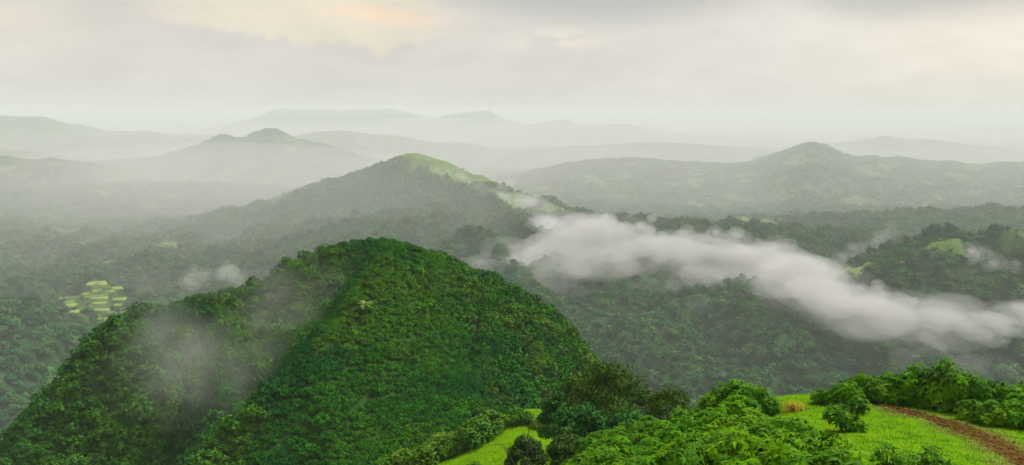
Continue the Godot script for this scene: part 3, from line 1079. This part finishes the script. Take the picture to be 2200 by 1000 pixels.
func dome_spots(r: RandomNumberGenerator, count: int, R: float, H: float) -> Array:
	var out := []
	for k in count:
		var f := (k + 0.5) / count
		var z := 1.0 - f * 1.7                       # from the top down to a little under the middle
		var rad := sqrt(maxf(0.0, 1.0 - z * z))
		var an := k * 2.39996 + r.randf_range(-0.3, 0.3)
		var dir := Vector3(rad * cos(an), z, rad * sin(an))
		var lump := r.randf_range(0.78, 1.08)
		var p := Vector3(dir.x * R * lump, H * (0.5 + 0.5 * dir.y) * r.randf_range(0.92, 1.06), dir.z * R * lump)
		if k % 4 == 3: p = Vector3(p.x * 0.7, p.y * 0.82, p.z * 0.7)
		out.append([p, (dir + Vector3.UP * 0.9 + Vector3(r.randfn(), 0, r.randfn()) * 0.2).normalized()])
	return out

func stems(r: RandomNumberGenerator, R: float, H: float, count: int) -> ArrayMesh:
	var mb := MB.new()
	for k in count:
		var an := TAU * k / count + r.randf() * 0.8
		var o := Vector3(cos(an), 0, sin(an))
		var rad := R * r.randf_range(0.3, 0.8)
		tube(mb, [o * 0.08 - Vector3.UP * 0.25, o * rad * 0.35 + Vector3.UP * H * 0.35, o * rad * 0.7 + Vector3.UP * H * 0.5, o * rad * 0.8 + Vector3.UP * H * 0.64], 0.035, 0.012)
	return mb.mesh(M.bark)

const LEAF := [Color(0.042, 0.135, 0.003), Color(0.064, 0.172, 0.002), Color(0.020, 0.085, 0.006), Color(0.090, 0.195, 0.002)]

var bush_kinds := []

func bush_kind(s: int, R: float, H: float, count: int, L: float, tone: int) -> Array:
	var r := RandomNumberGenerator.new()
	r.seed = s
	var mb := MB.new()
	for k in 7:                                        # several leafy heads, one above the others
		var an := TAU * k / 6.0 + r.randf() * 0.7
		var off := Vector3.ZERO if k == 6 else Vector3(cos(an), 0, sin(an)) * R * r.randf_range(0.5, 0.72)
		var hh := H * (r.randf_range(0.9, 1.08) if k == 6 else r.randf_range(0.5, 0.92))
		var rr := R * r.randf_range(0.38, 0.55)
		var col: Color = LEAF[tone].lerp(LEAF[(tone + 1) % 4], r.randf() * 0.7)
		for e in dome_spots(r, count / 7, rr, minf(hh, rr * 2.1)):
			var p: Vector3 = e[0] + off + Vector3.UP * (hh - minf(hh, rr * 2.1))
			var ax: Vector3 = (e[1] + off * 0.3).normalized()
			whorl(mb, r, p, ax, L * r.randf_range(0.75, 1.2), 6 + r.randi() % 3, col)
	return [mb.mesh(M.leaf), stems(r, R, H, 7)]

func bush(called: String, kind: int, where: Vector3, size: float, tall: float, label: String, category: String, group: String) -> Node3D:
	var t := Node3D.new()
	put(t, called, label, category, group)
	t.position = where
	t.rotation.y = rng.randf() * TAU
	t.scale = Vector3(size, size * tall, size)
	part("foliage", bush_kinds[kind][0], t)
	part("stems", bush_kinds[kind][1], t)
	return t

func open_bush(called: String, s: int, where: Vector3, clumps: Array, L: float, tone: int, label: String) -> void:
	# a shrub whose leaf clusters can be told apart: each is a part
	var r := RandomNumberGenerator.new()
	r.seed = s
	var t := Node3D.new()
	put(t, called, label, "shrub")
	t.position = where
	var kinds := []
	for k in 5:
		var mb := MB.new()
		whorl(mb, r, Vector3.ZERO, Vector3.UP, L, 6 + k % 3, LEAF[tone].lerp(LEAF[(tone + 1) % 4], r.randf() * 0.5))
		kinds.append(mb.mesh(M.leaf))
	var st := MB.new()
	for c in clumps:                                   # [offset, radius, height, clusters]
		for e in dome_spots(r, c[3], c[1], c[2]):
			var o := part("leaf_cluster", kinds[r.randi() % 5], t)
			var ax: Vector3 = e[1]
			var a := ax.cross(Vector3(0.3, 0.1, 0.95)).normalized()
			o.transform = Transform3D(Basis(a, ax, a.cross(ax)) * Basis(Vector3.UP, r.randf() * TAU) * Basis.from_scale(Vector3.ONE * r.randf_range(0.75, 1.2)), c[0] + e[0])
		for k in 5:
			var an := TAU * k / 5.0 + r.randf()
			var o2: Vector3 = Vector3(cos(an), 0, sin(an)) * c[1] * r.randf_range(0.2, 0.7)
			tube(st, [Vector3(c[0].x * 0.4, -0.3, c[0].z * 0.4), c[0] + o2 * 0.4 + Vector3.UP * c[2] * 0.4, c[0] + o2 + Vector3.UP * c[2] * 0.85], 0.03, 0.012)
	part("stems", st.mesh(M.bark), t)

func big_crown(s: int, lumps: Array, per: int, leaf: float, cols: Array) -> ArrayMesh:
	# lumps: [centre, radius]; many small leaf sprays through the outer shell of each
	var r := RandomNumberGenerator.new()
	r.seed = s
	var mb := MB.new()
	for e in lumps:
		for k in per:
			var dir := Vector3(r.randfn(), r.randfn() * 0.8 + 0.25, r.randfn()).normalized()
			var p: Vector3 = e[0] + dir * e[1] * Vector3(1, 0.8, 1) * pow(r.randf(), 0.22) * r.randf_range(0.9, 1.12)
			var nn := (dir + Vector3(r.randfn(), r.randfn() + 1.0, r.randfn()) * 0.5).normalized()
			var a := nn.cross(Vector3(r.randfn(), r.randfn(), r.randfn())).normalized()
			var b := nn.cross(a)
			var z := leaf * r.randf_range(0.6, 1.3)
			var c: Color = cols[r.randi() % cols.size()]
			var t := r.randf_range(0.75, 1.25)
			c = Color(c.r * t, c.g * t, c.b * t)
			var q0 := mb.add(p - a * z, nn, c)
			var q1 := mb.add(p + b * z * 0.42, nn, c)
			var q2 := mb.add(p + a * z - nn * z * 0.3, nn, c)
			var q3 := mb.add(p - b * z * 0.42, nn, c)
			mb.quad(q0, q1, q2, q3)
	return mb.mesh(M.leaf)

func limbs(mb: MB, r: RandomNumberGenerator, from: Vector3, to: Vector3, r0: float, r1: float, bend: float) -> Array:
	var pts := []
	for k in 6:
		var t := k / 5.0
		pts.append(from.lerp(to, t) + Vector3(r.randfn(), r.randfn() * 0.4, r.randfn()) * bend * sin(PI * t))
	tube(mb, pts, r0, r1, 6)
	return pts

func tree(called: String, s: int, px: float, py: float, d: float, wide: float, deep: float, cols: Array, leaf: float, per: int, label: String) -> Node3D:
	# stands on the ground at distance d; its top shows at that pixel; the crown is wide across and deep from top to hem
	var r := RandomNumberGenerator.new()
	r.seed = s
	var t := Node3D.new()
	put(t, called, label, "tree")
	var where := on_fg_d(px, d)
	t.position = where
	var tall := at(px, py, d).y - where.y
	var lumps := []
	var st := MB.new()
	var fork := maxf(0.3, tall - deep * 0.8)
	limbs(st, r, Vector3(0, -0.6, 0), Vector3(0, fork, 0), 0.03 * wide, 0.022 * wide, 0.1)
	for k in 15:
		var an := k * 2.4 + r.randf() * 0.5
		var f := sqrt(k / 15.0)
		var y := tall - deep * (0.18 + 0.55 * f * f) + r.randfn() * deep * 0.06
		var p := Vector3(cos(an) * wide * 0.4 * f, y, sin(an) * wide * 0.4 * f)
		lumps.append([p, wide * r.randf_range(0.13, 0.2)])
		limbs(st, r, Vector3(0, fork * r.randf_range(0.6, 1.0), 0), p, 0.012 * wide, 0.004 * wide, 0.15)
	part("crown", big_crown(s + 1, lumps, per, leaf, cols), t)
	part("trunk", st.mesh(M.bark), t)
	return t

func on_fg(px: float, py: float) -> Vector3:
	return ground_at(fg, px, py, 12.0, 124.0)

func on_fg_d(px: float, d: float) -> Vector3:          # ground under a column of the picture, at a distance known from what stands there
	var x := (px - 1100.0) / F * d * 1.04
	return Vector3(x, fg.h(x, d), -d)

func bushes() -> void:
	var specs := [[0, 231], [1, 224], [2, 231], [3, 217], [0, 245], [1, 224], [2, 231], [1, 245]]
	for k in specs.size():
		bush_kinds.append(bush_kind(400 + k, 1.0, 1.55, specs[k][1], 0.27, specs[k][0]))
	# the thicket in the middle
	var poly := PackedVector2Array([Vector2(1205, 1180), Vector2(1255, 1000), Vector2(1330, 960), Vector2(1480, 935), Vector2(1560, 912), Vector2(1595, 905), Vector2(1612, 930), Vector2(1640, 965), Vector2(1735, 1000), Vector2(1805, 1050), Vector2(1860, 1180)])
	var count := 0
	var d := 23.0
	while d < 56.0:
		var x := -2.0
		while x < 24.0:
			var xx := x + rng.randf_range(-0.35, 0.35) * 1.45
			var dd := d + rng.randf_range(-0.35, 0.35) * 1.45
			x += 1.45
			var p := Vector3(xx, fg.h(xx, dd), -dd)
			var pp := pixel(p)
			if not inside(pp, poly): continue
			if pp.y > 1110.0: continue
			var stand := n_small.get_noise_2d(xx * 0.22, dd * 0.22)      # the species grow in stands
			var kind: int = [2, 6, 2, 0][rng.randi() % 4] if stand < 0.02 else [1, 3, 5, 7][rng.randi() % 4]
			bush("leafy_shrub", kind, p, rng.randf_range(0.9, 1.35), rng.randf_range(0.7, 1.25), ["broad leafed mid green shrub in the thicket beside the grassy shoulder", "bright green broad leafed shrub in the thicket beside the grassy shoulder", "dark green broad leafed shrub in the thicket beside the grassy shoulder", "yellowish green shrub in the thicket beside the grassy shoulder"][[0, 1, 2, 3, 0, 1, 2, 1][kind]], "shrub", "shrubs of the thicket")
			count += 1
		d += 1.45
	print("thicket ", count)
	# the taller clump at the far end of the thicket
	for e in [[1545, 898, 1.25, 3], [1575, 892, 1.45, 1], [1605, 890, 1.35, 5], [1635, 893, 1.1, 1], [1520, 905, 1.1, 7], [1590, 910, 1.2, 5]]:
		bush("leafy_shrub", e[3], on_fg(e[0], e[1]), e[2] * 1.0, 0.98, "bright green shrub in the tall clump at the far end of the thicket", "shrub", "shrubs of the tall clump")
	# the row beyond the path
	var row := [[1765, 868, .62, 1.0], [1795, 869, .75, 1.0], [1825, 868, .85, 1.1], [1850, 864, 1.0, 1.1], [1880, 866, 0.9, 1.1], [1905, 866, 1.1, 1.1], [1935, 868, 1.1, 1.2], [1965, 870, 1.25, 1.25], [2000, 874, 1.35, 1.3], [2040, 880, 1.35, 1.3], [2080, 886, 1.3, 1.25], [2115, 888, 1.25, 1.15], [2150, 892, 1.15, 1.1], [2190, 896, 1.2, 1.05], [2230, 900, 1.2, 1.0],
		[1950, 862, 1.2, 1.4], [1990, 862, 1.4, 1.45], [2035, 864, 1.4, 1.45], [2080, 868, 1.3, 1.4], [2130, 870, 1.3, 1.25], [2180, 872, 1.3, 1.2], [2240, 876, 1.3, 1.2], [1905, 862, 1.1, 1.15], [1870, 862, 0.9, 1.1]]
	for k in row.size():
		var e: Array = row[k]
		bush("leafy_shrub", rng.randi() % 8, on_fg(e[0], e[1]), e[2], e[3], "leafy green shrub in the dense row behind the dirt path", "shrub", "shrubs behind the path")
	for e in [[2095, 905, 0.85, 2], [2130, 912, 0.95, 6], [2165, 915, 1.0, 2], [2200, 918, 1.0, 4], [2240, 925, 1.0, 0]]:
		bush("leafy_shrub", e[3], on_fg(e[0], e[1]), e[2], 0.85, "low dark shrub in front of the row at the edge of the path", "shrub", "low shrubs beside the path")
	# single shrubs whose leaves show
	open_bush("leafy_shrub", 511, on_fg(1822, 928), [[Vector3(-0.5, 0.35, 0), 0.72, 1.0, 56], [Vector3(0.6, 0.75, -0.2), 0.5, 1.05, 40], [Vector3(0.15, 0.0, 0.2), 0.62, 0.75, 36]], 0.27, 2, "lone two lobed shrub standing on the open grass")
	open_bush("leafy_shrub", 512, on_fg(1960, 1042), [[Vector3(-1.0, 0.3, 0.1), 0.5, 1.2, 30], [Vector3(0.0, 0.0, 0), 0.7, 1.0, 36], [Vector3(0.8, 0.1, -0.2), 0.55, 1.2, 34], [Vector3(1.6, -0.1, 0.1), 0.6, 0.75, 30]], 0.27, 2, "sprawling shrub with drooping leaves below the lone shrub on the grass")
	var sprout := on_fg_d(2028, 59.0)
	open_bush("leafy_shrub", 513, sprout, [[Vector3(0, at(2028, 770, 59.0).y - sprout.y - 1.25, 0), 0.5, 1.25, 44]], 0.25, 1, "small round tree top poking above the row behind the path")
	# dark trees and bushes between the thicket and the spur
	var olive := [Color(0.034, 0.078, 0.008), Color(0.022, 0.060, 0.010), Color(0.056, 0.092, 0.010)]
	var deep := [Color(0.018, 0.072, 0.018), Color(0.026, 0.095, 0.020), Color(0.034, 0.105, 0.016)]
	tree("olive_tree", 601, 1318, 778, 72.0, 8.0, 5.6, olive, 0.13, 620, "olive brown tree with a broad crown rising behind the thicket")
	tree("olive_tree", 602, 1236, 812, 80.0, 5.4, 4.6, olive, 0.13, 400, "brownish tree between the broad olive tree and the domed hill")
	tree("olive_tree", 603, 1440, 836, 68.0, 5.0, 3.4, olive, 0.12, 380, "low olive tree half hidden between the broad tree and the tall clump")
	tree("dark_tree", 604, 1256, 868, 60.0, 5.2, 4.0, deep, 0.14, 520, "deep green tree with drooping leaves in front of the olive tree")
	tree("dark_tree", 605, 1198, 848, 68.0, 3.8, 4.2, deep, 0.14, 380, "deep green tree standing at the end of the grassy spur")
	tree("dark_tree", 606, 1345, 880, 58.0, 4.0, 3.2, deep, 0.14, 380, "low deep green tree leaning against the thicket")
	tree("dark_tree", 607, 1128, 934, 50.0, 3.0, 3.0, [Color(0.030, 0.066, 0.018), Color(0.045, 0.085, 0.022), Color(0.022, 0.05, 0.016)], 0.11, 320, "dull green tree pierced by bare crooked branches below the spur")
	tree("dark_tree", 608, 1218, 925, 51.0, 2.8, 2.8, [Color(0.032, 0.080, 0.018), Color(0.055, 0.105, 0.016)], 0.11, 300, "grey green low tree beside the bare crooked branches")
	# bare wood
	var r := RandomNumberGenerator.new()
	r.seed = 77
	var base: Vector3 = on_fg_d(1128, 48.5)
	var mb := MB.new()
	var top := at(1136, 922, 48.5) - base
	var p1 := limbs(mb, r, Vector3(-0.2, -0.5, 0), top * 0.62, 0.075, 0.05, 0.12)
	limbs(mb, r, top * 0.62, top, 0.05, 0.022, 0.06)
	limbs(mb, r, top, at(1118, 908, 48.5) - base, 0.022, 0.010, 0.05)
	limbs(mb, r, top * 0.98, at(1150, 912, 48.4) - base, 0.02, 0.008, 0.04)
	limbs(mb, r, p1[3], at(1078, 955, 48.2) - base, 0.035, 0.016, 0.06)
	limbs(mb, r, at(1078, 955, 48.2) - base, at(1046, 958, 48.2) - base, 0.016, 0.007, 0.04)
	limbs(mb, r, p1[4], at(1165, 940, 48.8) - base, 0.026, 0.010, 0.06)
	limbs(mb, r, p1[2], at(1092, 976, 48.0) - base, 0.03, 0.012, 0.06)
	var dead := put(Node3D.new(), "bare_tree", "bare crooked dark branches rising from the dull green tree", "tree")
	dead.position = base
	part("branches", mb.mesh(M.bark), dead)
	base = on_fg_d(1352, 78.0)
	mb = MB.new()
	limbs(mb, r, Vector3(0, -0.5, 0), at(1356, 800, 78.0) - base, 0.10, 0.05, 0.15)
	for e in [[1362, 768], [1348, 775], [1330, 782], [1372, 778], [1318, 774], [1366, 762]]:
		limbs(mb, r, at(1352 + r.randfn() * 3.0, 806 + r.randf() * 10.0, 78.0) - base, at(e[0], e[1], 78.0 + r.randfn()) - base, 0.045, 0.012, 0.12)
	dead = put(Node3D.new(), "bare_tree", "small leafless tree top showing above the olive tree", "tree")
	dead.position = base
	part("branches", mb.mesh(M.bark), dead)
	# bushes along the spur
	var spur := []
	for k in 3:
		spur.append(big_crown(700 + k, [[Vector3(0, 0.7, 0), 0.75], [Vector3(0.55, 0.5, 0.2), 0.55], [Vector3(-0.5, 0.45, -0.15), 0.6], [Vector3(0.1, 0.45, 0.55), 0.5], [Vector3(-0.1, 0.9, -0.3), 0.5]], 170, 0.12, [[Color(0.040, 0.115, 0.014), Color(0.060, 0.150, 0.014)], [Color(0.075, 0.165, 0.012), Color(0.055, 0.130, 0.014)], [Color(0.085, 0.150, 0.018), Color(0.110, 0.185, 0.016)]][k]))
	for e in [[1030, 948, 1.7, 0], [1050, 932, 1.6, 0], [1012, 962, 1.5, 0], [1066, 918, 1.1, 1], [1108, 912, 1.15, 0], [1122, 908, 1.0, 0], [1133, 912, 0.7, 1], [1068, 926, 0.35, 0], [985, 972, 1.2, 1], [962, 982, 1.3, 1], [975, 965, 1.2, 2], [940, 985, 1.4, 1], [925, 998, 1.5, 1], [905, 1005, 1.5, 2], [885, 1015, 1.6, 1], [862, 1022, 1.6, 2], [840, 1032, 1.6, 1], [945, 968, 1.3, 2], [1152, 922, 0.7, 2], [1015, 1030, 1.0, 0], [1000, 945, 1.2, 2], [815, 1040, 1.5, 0], [790, 1050, 1.6, 2]]:
		var o := put(Node3D.new(), "spur_bush", "rounded bush on the edge of the narrow grassy spur", "bush", "bushes along the spur") as Node3D
		o.position = on_fg(e[0], e[1])
		o.rotation.y = rng.randf() * TAU
		o.scale = Vector3.ONE * e[2] * 1.1
		part("foliage", spur[e[3]], o)
		if not shrub_cache.has("spur_stems"):
			var rr := RandomNumberGenerator.new()
			rr.seed = 5
			shrub_cache["spur_stems"] = stems(rr, 0.9, 1.0, 5)
		part("stems", shrub_cache["spur_stems"], o)
	# golden grass
	mb = MB.new()
	var gt := grass_tuft(808, 420, 0.55, 0.62, 0.010)
	var gm := leafy("dry_grass", Color(0.27, 0.185, 0.022), 0.7, 0.35)
	gt.surface_set_material(0, gm)
	var g := put(inst(gt), "grass_tuft", "golden dry grass tuft at the end of the grassy shoulder", "grass tuft")
	g.position = on_fg(1706, 884)

func far_details() -> void:
	terraces(348, 548, 1060, 9, 0.0)
	terraces(205, 660, 752, 14, 0.5)
	# small houses among the valley trees
	for e in [[277, 584, 915, 0], [292, 585, 912, 1], [268, 586, 910, 1], [147, 598, 880, 2], [243, 687, 690, 0]]:
		house(e[0], e[1], e[2] * VS, e[3])
	banana()
	# single trees on the crest of the right-hand hill
	for e in [[2122, 521, 0.0, "round tree standing alone on the crest of the misty hill"], [2165, 532, 0.0, "smaller tree on the bare crest beyond the lone round tree"], [2043, 532, 0.0, "small bush on the misty hill crest"]]:
		var d := 720.0 * VS
		var top := at(e[0], e[1], d)
		var o := put(Node3D.new(), "crest_tree", e[3], "tree") as Node3D
		var y := valley.h(top.x, d)
		var tall := maxf(4.0, top.y - y)
		o.position = Vector3(top.x, y - 0.2, -d)
		var r := minf(tall * 0.62, 8.0)
		o.scale = Vector3(r * 0.9, tall / 1.25, r * 0.9)
		forest_tone(1)
		part("crown", forest_cache["1_1"], o)
		part("trunk", forest_cache["trunk"], o)

func forest_tone(k: int) -> void:
	if not forest_cache.has("%d_1" % k):
		var m: ArrayMesh = crown_meshes[k].duplicate()
		m.surface_set_material(0, leafy("forest_leaf_tone", Color(0.042, 0.085, 0.024), 0.7, 0.2))
		forest_cache["%d_1" % k] = m

func terraces(px: float, py: float, d: float, rows: int, turn: float) -> void:
	# small stepped rice plots, each a sheet with a raised rim of earth round it
	var mid := at(px, py, d * VS)
	var root := put(Node3D.new(), "rice_terraces", "", "", "", "structure")
	var mats := []
	for c in [Color(0.14, 0.23, 0.03), Color(0.09, 0.17, 0.03), Color(0.16, 0.225, 0.045)]:
		var m := leafy("young_rice", c, 0.9, 0.0)
		mats.append(m)
	var k := 0
	for i in rows:
		for j in 3:
			if rng.randf() < 0.2: continue
			var w := rng.randf_range(9.0, 14.5)
			var dep := rng.randf_range(3.0, 4.6)
			var a := Vector2((j - 1) * 30.0 + rng.randf_range(-6, 6), (i - rows * 0.5) * 10.5).rotated(turn)
			var x := mid.x + a.x
			var dd := d * VS + a.y
			var y := valley.h(x, dd) + 0.7
			var mb := MB.new()
			var ring := 12
			mb.add(Vector3.ZERO, Vector3.UP)
			for q in ring:
				var an := TAU * q / ring
				var sq := 1.0 / pow(pow(absf(cos(an)), 8.0) + pow(absf(sin(an)), 8.0), 0.125)
				var o := Vector3(cos(an) * w, 0, sin(an) * dep) * sq * rng.randf_range(0.9, 1.05)
				mb.add(o, Vector3.UP)
				mb.add(o * 1.04 - Vector3.UP * 4.0, o.normalized())
			for q in ring:
				var e := 1 + q * 2
				var f := 1 + ((q + 1) % ring) * 2
				mb.tri(0, e, f)
				mb.quad(e, e + 1, f + 1, f)
			var pl := part("plot", mb.mesh(mats[k % 3]), root)
			pl.position = Vector3(x, y, -dd)
			pl.rotation.y = turn + rng.randf_range(-0.2, 0.2)
			k += 1

func house(px: float, py: float, d: float, kind: int) -> void:
	var p := at(px, py, d)
	p.y = valley.h(p.x, d)
	var t := put(Node3D.new(), "house", ["white walled house with a grey sheet roof among the valley trees", "low grey roofed house beside the white walled house in the valley", "white house with a red tiled roof alone among the valley trees"][kind], "house", "houses in the valley") as Node3D
	t.position = p
	t.rotation.y = rng.randf_range(-0.6, 0.6)
	var w := 5.0
	var dp := 3.2
	var hh := 3.6
	var wall := StandardMaterial3D.new()
	wall.albedo_color = Color(0.72, 0.70, 0.66).linear_to_srgb() if kind != 1 else Color(0.42, 0.40, 0.36).linear_to_srgb()
	wall.roughness = 0.9
	var roof := StandardMaterial3D.new()
	roof.albedo_color = [Color(0.55, 0.56, 0.57), Color(0.36, 0.34, 0.33), Color(0.30, 0.10, 0.06)][kind].linear_to_srgb()
	roof.roughness = 0.6
	var b := BoxMesh.new()
	b.size = Vector3(w * 2, hh, dp * 2)
	b.material = wall
	part("wall", b, t).position.y = hh * 0.5
	var pr := PrismMesh.new()
	pr.size = Vector3(dp * 2 + 2.0, 2.6, w * 2 + 1.6)
	pr.material = roof
	var ro := part("roof", pr, t)
	ro.position.y = hh + 1.3
	ro.rotation.y = PI / 2
	var dm := StandardMaterial3D.new()
	dm.albedo_color = Color(0.08, 0.07, 0.06).linear_to_srgb()
	var db := BoxMesh.new()
	db.size = Vector3(1.2, 2.2, 0.2)
	db.material = dm
	part("door", db, t).position = Vector3(-1.5, 1.1, dp + 0.08)
	var wb := BoxMesh.new()
	wb.size = Vector3(1.4, 1.2, 0.2)
	wb.material = dm
	part("window", wb, t).position = Vector3(2.3, 2.0, dp + 0.08)
	part("window", wb, t).position = Vector3(-3.7, 2.0, dp + 0.08)

func banana() -> void:
	# a broad leaved plant standing pale against the scrub of the hill's front ridge
	var q := ground_at(hill, 785, 676, 110.0, 300.0)
	var t := put(Node3D.new(), "banana_plant", "pale broad leaved plant on the front ridge of the domed hill", "plant") as Node3D
	t.position = q
	var r := RandomNumberGenerator.new()
	r.seed = 91
	var st := MB.new()
	tube(st, [Vector3(0, -0.5, 0), Vector3(0.05, 1.2, 0), Vector3(0, 2.0, 0.05)], 0.16, 0.09, 6)
	part("stem", st.mesh(M.bark), t)
	for k in 13:
		var mb := MB.new()
		var an := TAU * k / 13.0 + r.randf() * 0.4
		var rise := r.randf_range(0.15, 1.3)
		var out := Vector3(cos(an), rise, sin(an)).normalized()
		var up := (Vector3.UP - out * out.y).normalized()
		var pale: Color = Color(0.08, 0.17, 0.02).lerp(Color(0.15, 0.21, 0.08), r.randf())
		leaflet(mb, Vector3(0, 1.9, 0), out, up, r.randf_range(1.7, 2.5), 0.30, r.randf_range(0.3, 0.8), pale)
		part("leaf", mb.mesh(M.leaf), t)

# ------------------------------------------------------------------ mist

var fog_mats := {}

func puff(parent: Node3D, p: Vector3, r: Vector3, depth: float, turn: float) -> void:
	var o := FogVolume.new()
	o.name = "mist_puff"
	o.shape = RenderingServer.FOG_VOLUME_SHAPE_ELLIPSOID
	o.size = r * 2.0
	var dens := snappedf(log(depth / (2.0 * r.z)), 0.2)
	if not fog_mats.has(dens):
		var m := FogMaterial.new()
		m.resource_name = "mist"
		m.density = exp(dens)
		m.albedo = Color(1, 1, 1)
		fog_mats[dens] = m
	o.material = fog_mats[dens]
	parent.add_child(o, true)
	o.position = p
	o.rotation = Vector3(0, turn, rng.randfn() * 0.25 if r.x < 400.0 else 0.0)

func mist_bank(label: String, spine: Array, count: int, long := 2.0, flat := 0.45) -> void:
	# spine: [pixel x, y, distance, half height in pixels, optical depth of a puff]
	var root := put(Node3D.new(), "mist", label, "mist", "", "stuff")
	for k in count:
		var f := rng.randf() * (spine.size() - 1.001)
		var i := int(f)
		f -= i
		var a: Array = spine[i]
		var b: Array = spine[i + 1]
		var hh := lerpf(a[3], b[3], f)
		var d := lerpf(a[2], b[2], f)
		var off := rng.randfn() * 0.5
		var size := hh * rng.randf_range(0.25, 0.75) * (1.2 - 0.5 * minf(1.0, absf(off)))
		var p := at(lerpf(a[0], b[0], f) + rng.randfn() * hh * 0.5, lerpf(a[1], b[1], f) + off * hh, d + rng.randfn() * hh / F * d * 0.8)
		var m := size / F * d
		puff(root, p, Vector3(m * long * rng.randf_range(0.6, 1.2), m * flat, m * rng.randf_range(1.6, 2.6) * (1.8 if flat < 0.8 else 0.8)), lerpf(a[4], b[4], f) * rng.randf_range(0.6, 1.3), rng.randfn() * 0.4)

func mist_sheet(label: String, spine: Array, count: int, thick := 1.0, broad := 1.0) -> void:
	# a bank that lies level in the air over the valley: thin from top to bottom, wide and deep
	var root := put(Node3D.new(), "mist", label, "mist", "", "stuff")
	for k in count:
		var f := rng.randf() * (spine.size() - 1.001)
		var i := int(f)
		f -= i
		var a: Array = spine[i]
		var b: Array = spine[i + 1]
		var hh := lerpf(a[3], b[3], f)
		var d := lerpf(a[2], b[2], f)
		var p := at(lerpf(a[0], b[0], f), lerpf(a[1], b[1], f), d)
		var off := rng.randfn() * 0.5
		var metre := hh / F * d
		var size := metre * broad * rng.randf_range(0.45, 1.15) * (1.25 - 0.6 * minf(1.0, absf(off)))
		var drop := (CAMY - p.y) / d
		p.x += rng.randfn() * metre * 0.5
		p.y += (off * 0.35 + rng.randfn() * 0.12) * metre
		p.z -= off * 0.6 * metre / drop
		puff(root, p, Vector3(size * rng.randf_range(0.6, 1.15), size * rng.randf_range(0.26, 0.5), size * rng.randf_range(1.1, 2.0)), lerpf(a[4], b[4], f) * rng.randf_range(0.5, 1.3) * lerpf(1.15, 0.2, minf(1.0, absf(off) * 1.1)) * thick, rng.randfn() * 0.6)

func mist() -> void:
	rng.seed = 4711
	var bank := [[1045, 568, 1440, 34, 0.3], [1120, 562, 1440, 54, 0.42], [1190, 548, 1440, 68, 0.5], [1260, 520, 1440, 74, 0.6], [1400, 545, 1400, 70, 0.6], [1520, 550, 1370, 62, 0.6], [1640, 565, 1310, 64, 0.6], [1720, 600, 1200, 72, 0.6], [1780, 642, 1020, 78, 0.6], [1870, 676, 950, 76, 0.6], [1980, 692, 910, 68, 0.56], [2100, 684, 890, 50, 0.42], [2280, 674, 890, 42, 0.32]]
	mist_sheet("thick white mist bank drifting across the valley behind the domed hill", bank, 190)
	mist_sheet("thin ragged fringe of the white mist bank in the valley", bank, 60, 0.3, 1.35)
	mist_bank("rounded billows along the upper edge of the mist bank", [[1150, 500, 1600, 30, 0.2], [1230, 478, 1560, 34, 0.3], [1300, 482, 1500, 32, 0.34], [1420, 505, 1430, 32, 0.34], [1560, 515, 1400, 30, 0.32], [1680, 540, 1340, 30, 0.28], [1800, 612, 1060, 28, 0.26], [1960, 650, 960, 24, 0.24]], 64, 1.0, 0.85)
	mist_bank("thin mist trailing down the grassy ridge of the peak", [[905, 350, 2300, 12, 0.10], [940, 368, 2260, 15, 0.2], [1010, 405, 2150, 24, 0.26], [1080, 428, 2050, 28, 0.24], [1140, 445, 1980, 30, 0.22], [1165, 485, 1800, 36, 0.18], [1210, 505, 1650, 36, 0.2]], 70, 1.3, 0.9)
	mist_bank("faint wisp rising behind the summit of the peak", [[885, 328, 2480, 7, 0.10], [850, 332, 2480, 12, 0.08], [810, 318, 2520, 18, 0.05], [770, 300, 2560, 20, 0.03]], 26, 1.6, 0.9)
	mist_bank("wisps of mist above the wooded hill on the right", [[1800, 560, 1400, 24, 0.08], [1880, 530, 1500, 26, 0.09], [1930, 495, 1560, 20, 0.08], [1990, 510, 1560, 18, 0.07], [2070, 535, 1120, 20, 0.12], [2110, 555, 1110, 24, 0.10], [2200, 580, 1080, 22, 0.06]], 80, 1.3, 0.9)
	mist_bank("thin veil of mist in the hollow of the domed hill", [[300, 700, 200, 60, 0.045], [350, 750, 192, 95, 0.03], [430, 760, 188, 120, 0.028], [520, 710, 194, 110, 0.026], [600, 650, 202, 90, 0.024], [690, 650, 202, 80, 0.02]], 60, 1.3, 0.9)
	mist_bank("thin mist spilling down the lower left slope of the domed hill", [[380, 810, 178, 110, 0.022], [440, 880, 166, 120, 0.02], [540, 810, 178, 110, 0.02], [640, 730, 190, 80, 0.018]], 40, 1.3, 0.9)
	mist_bank("bluish wisps behind the left shoulder of the domed hill", [[400, 610, 300, 22, 0.07], [450, 590, 310, 26, 0.09], [520, 590, 310, 22, 0.07]], 24, 1.4, 0.9)
	# damp air lying in the far valleys
	var root := put(Node3D.new(), "valley_haze", "pale damp haze lying over the far valleys", "haze", "", "stuff")
	puff(root, Vector3(-1100, CAMY - 360, -3500), Vector3(2200, 300, 1700), 0.06, 0.1)
	puff(root, Vector3(-820, CAMY - 290, -2200), Vector3(900, 210, 1200), 0.6, 0.25)
	puff(root, Vector3(-250, CAMY - 210, -1950), Vector3(900, 170, 420), 0.17, 0.0)
	puff(root, Vector3(1500, CAMY - 520, -5600), Vector3(4200, 300, 2300), 0.4, 0.0)
	puff(root, Vector3(0, CAMY - 330, -4350), Vector3(5200, 300, 1250), 0.3, 0.0)
	puff(root, Vector3(0, CAMY - 560, -12000), Vector3(11000, 420, 5200), 0.8, 0.0)
	puff(root, at(960, 258, 18000), Vector3(1500, 60, 900), 0.7, 0.0)
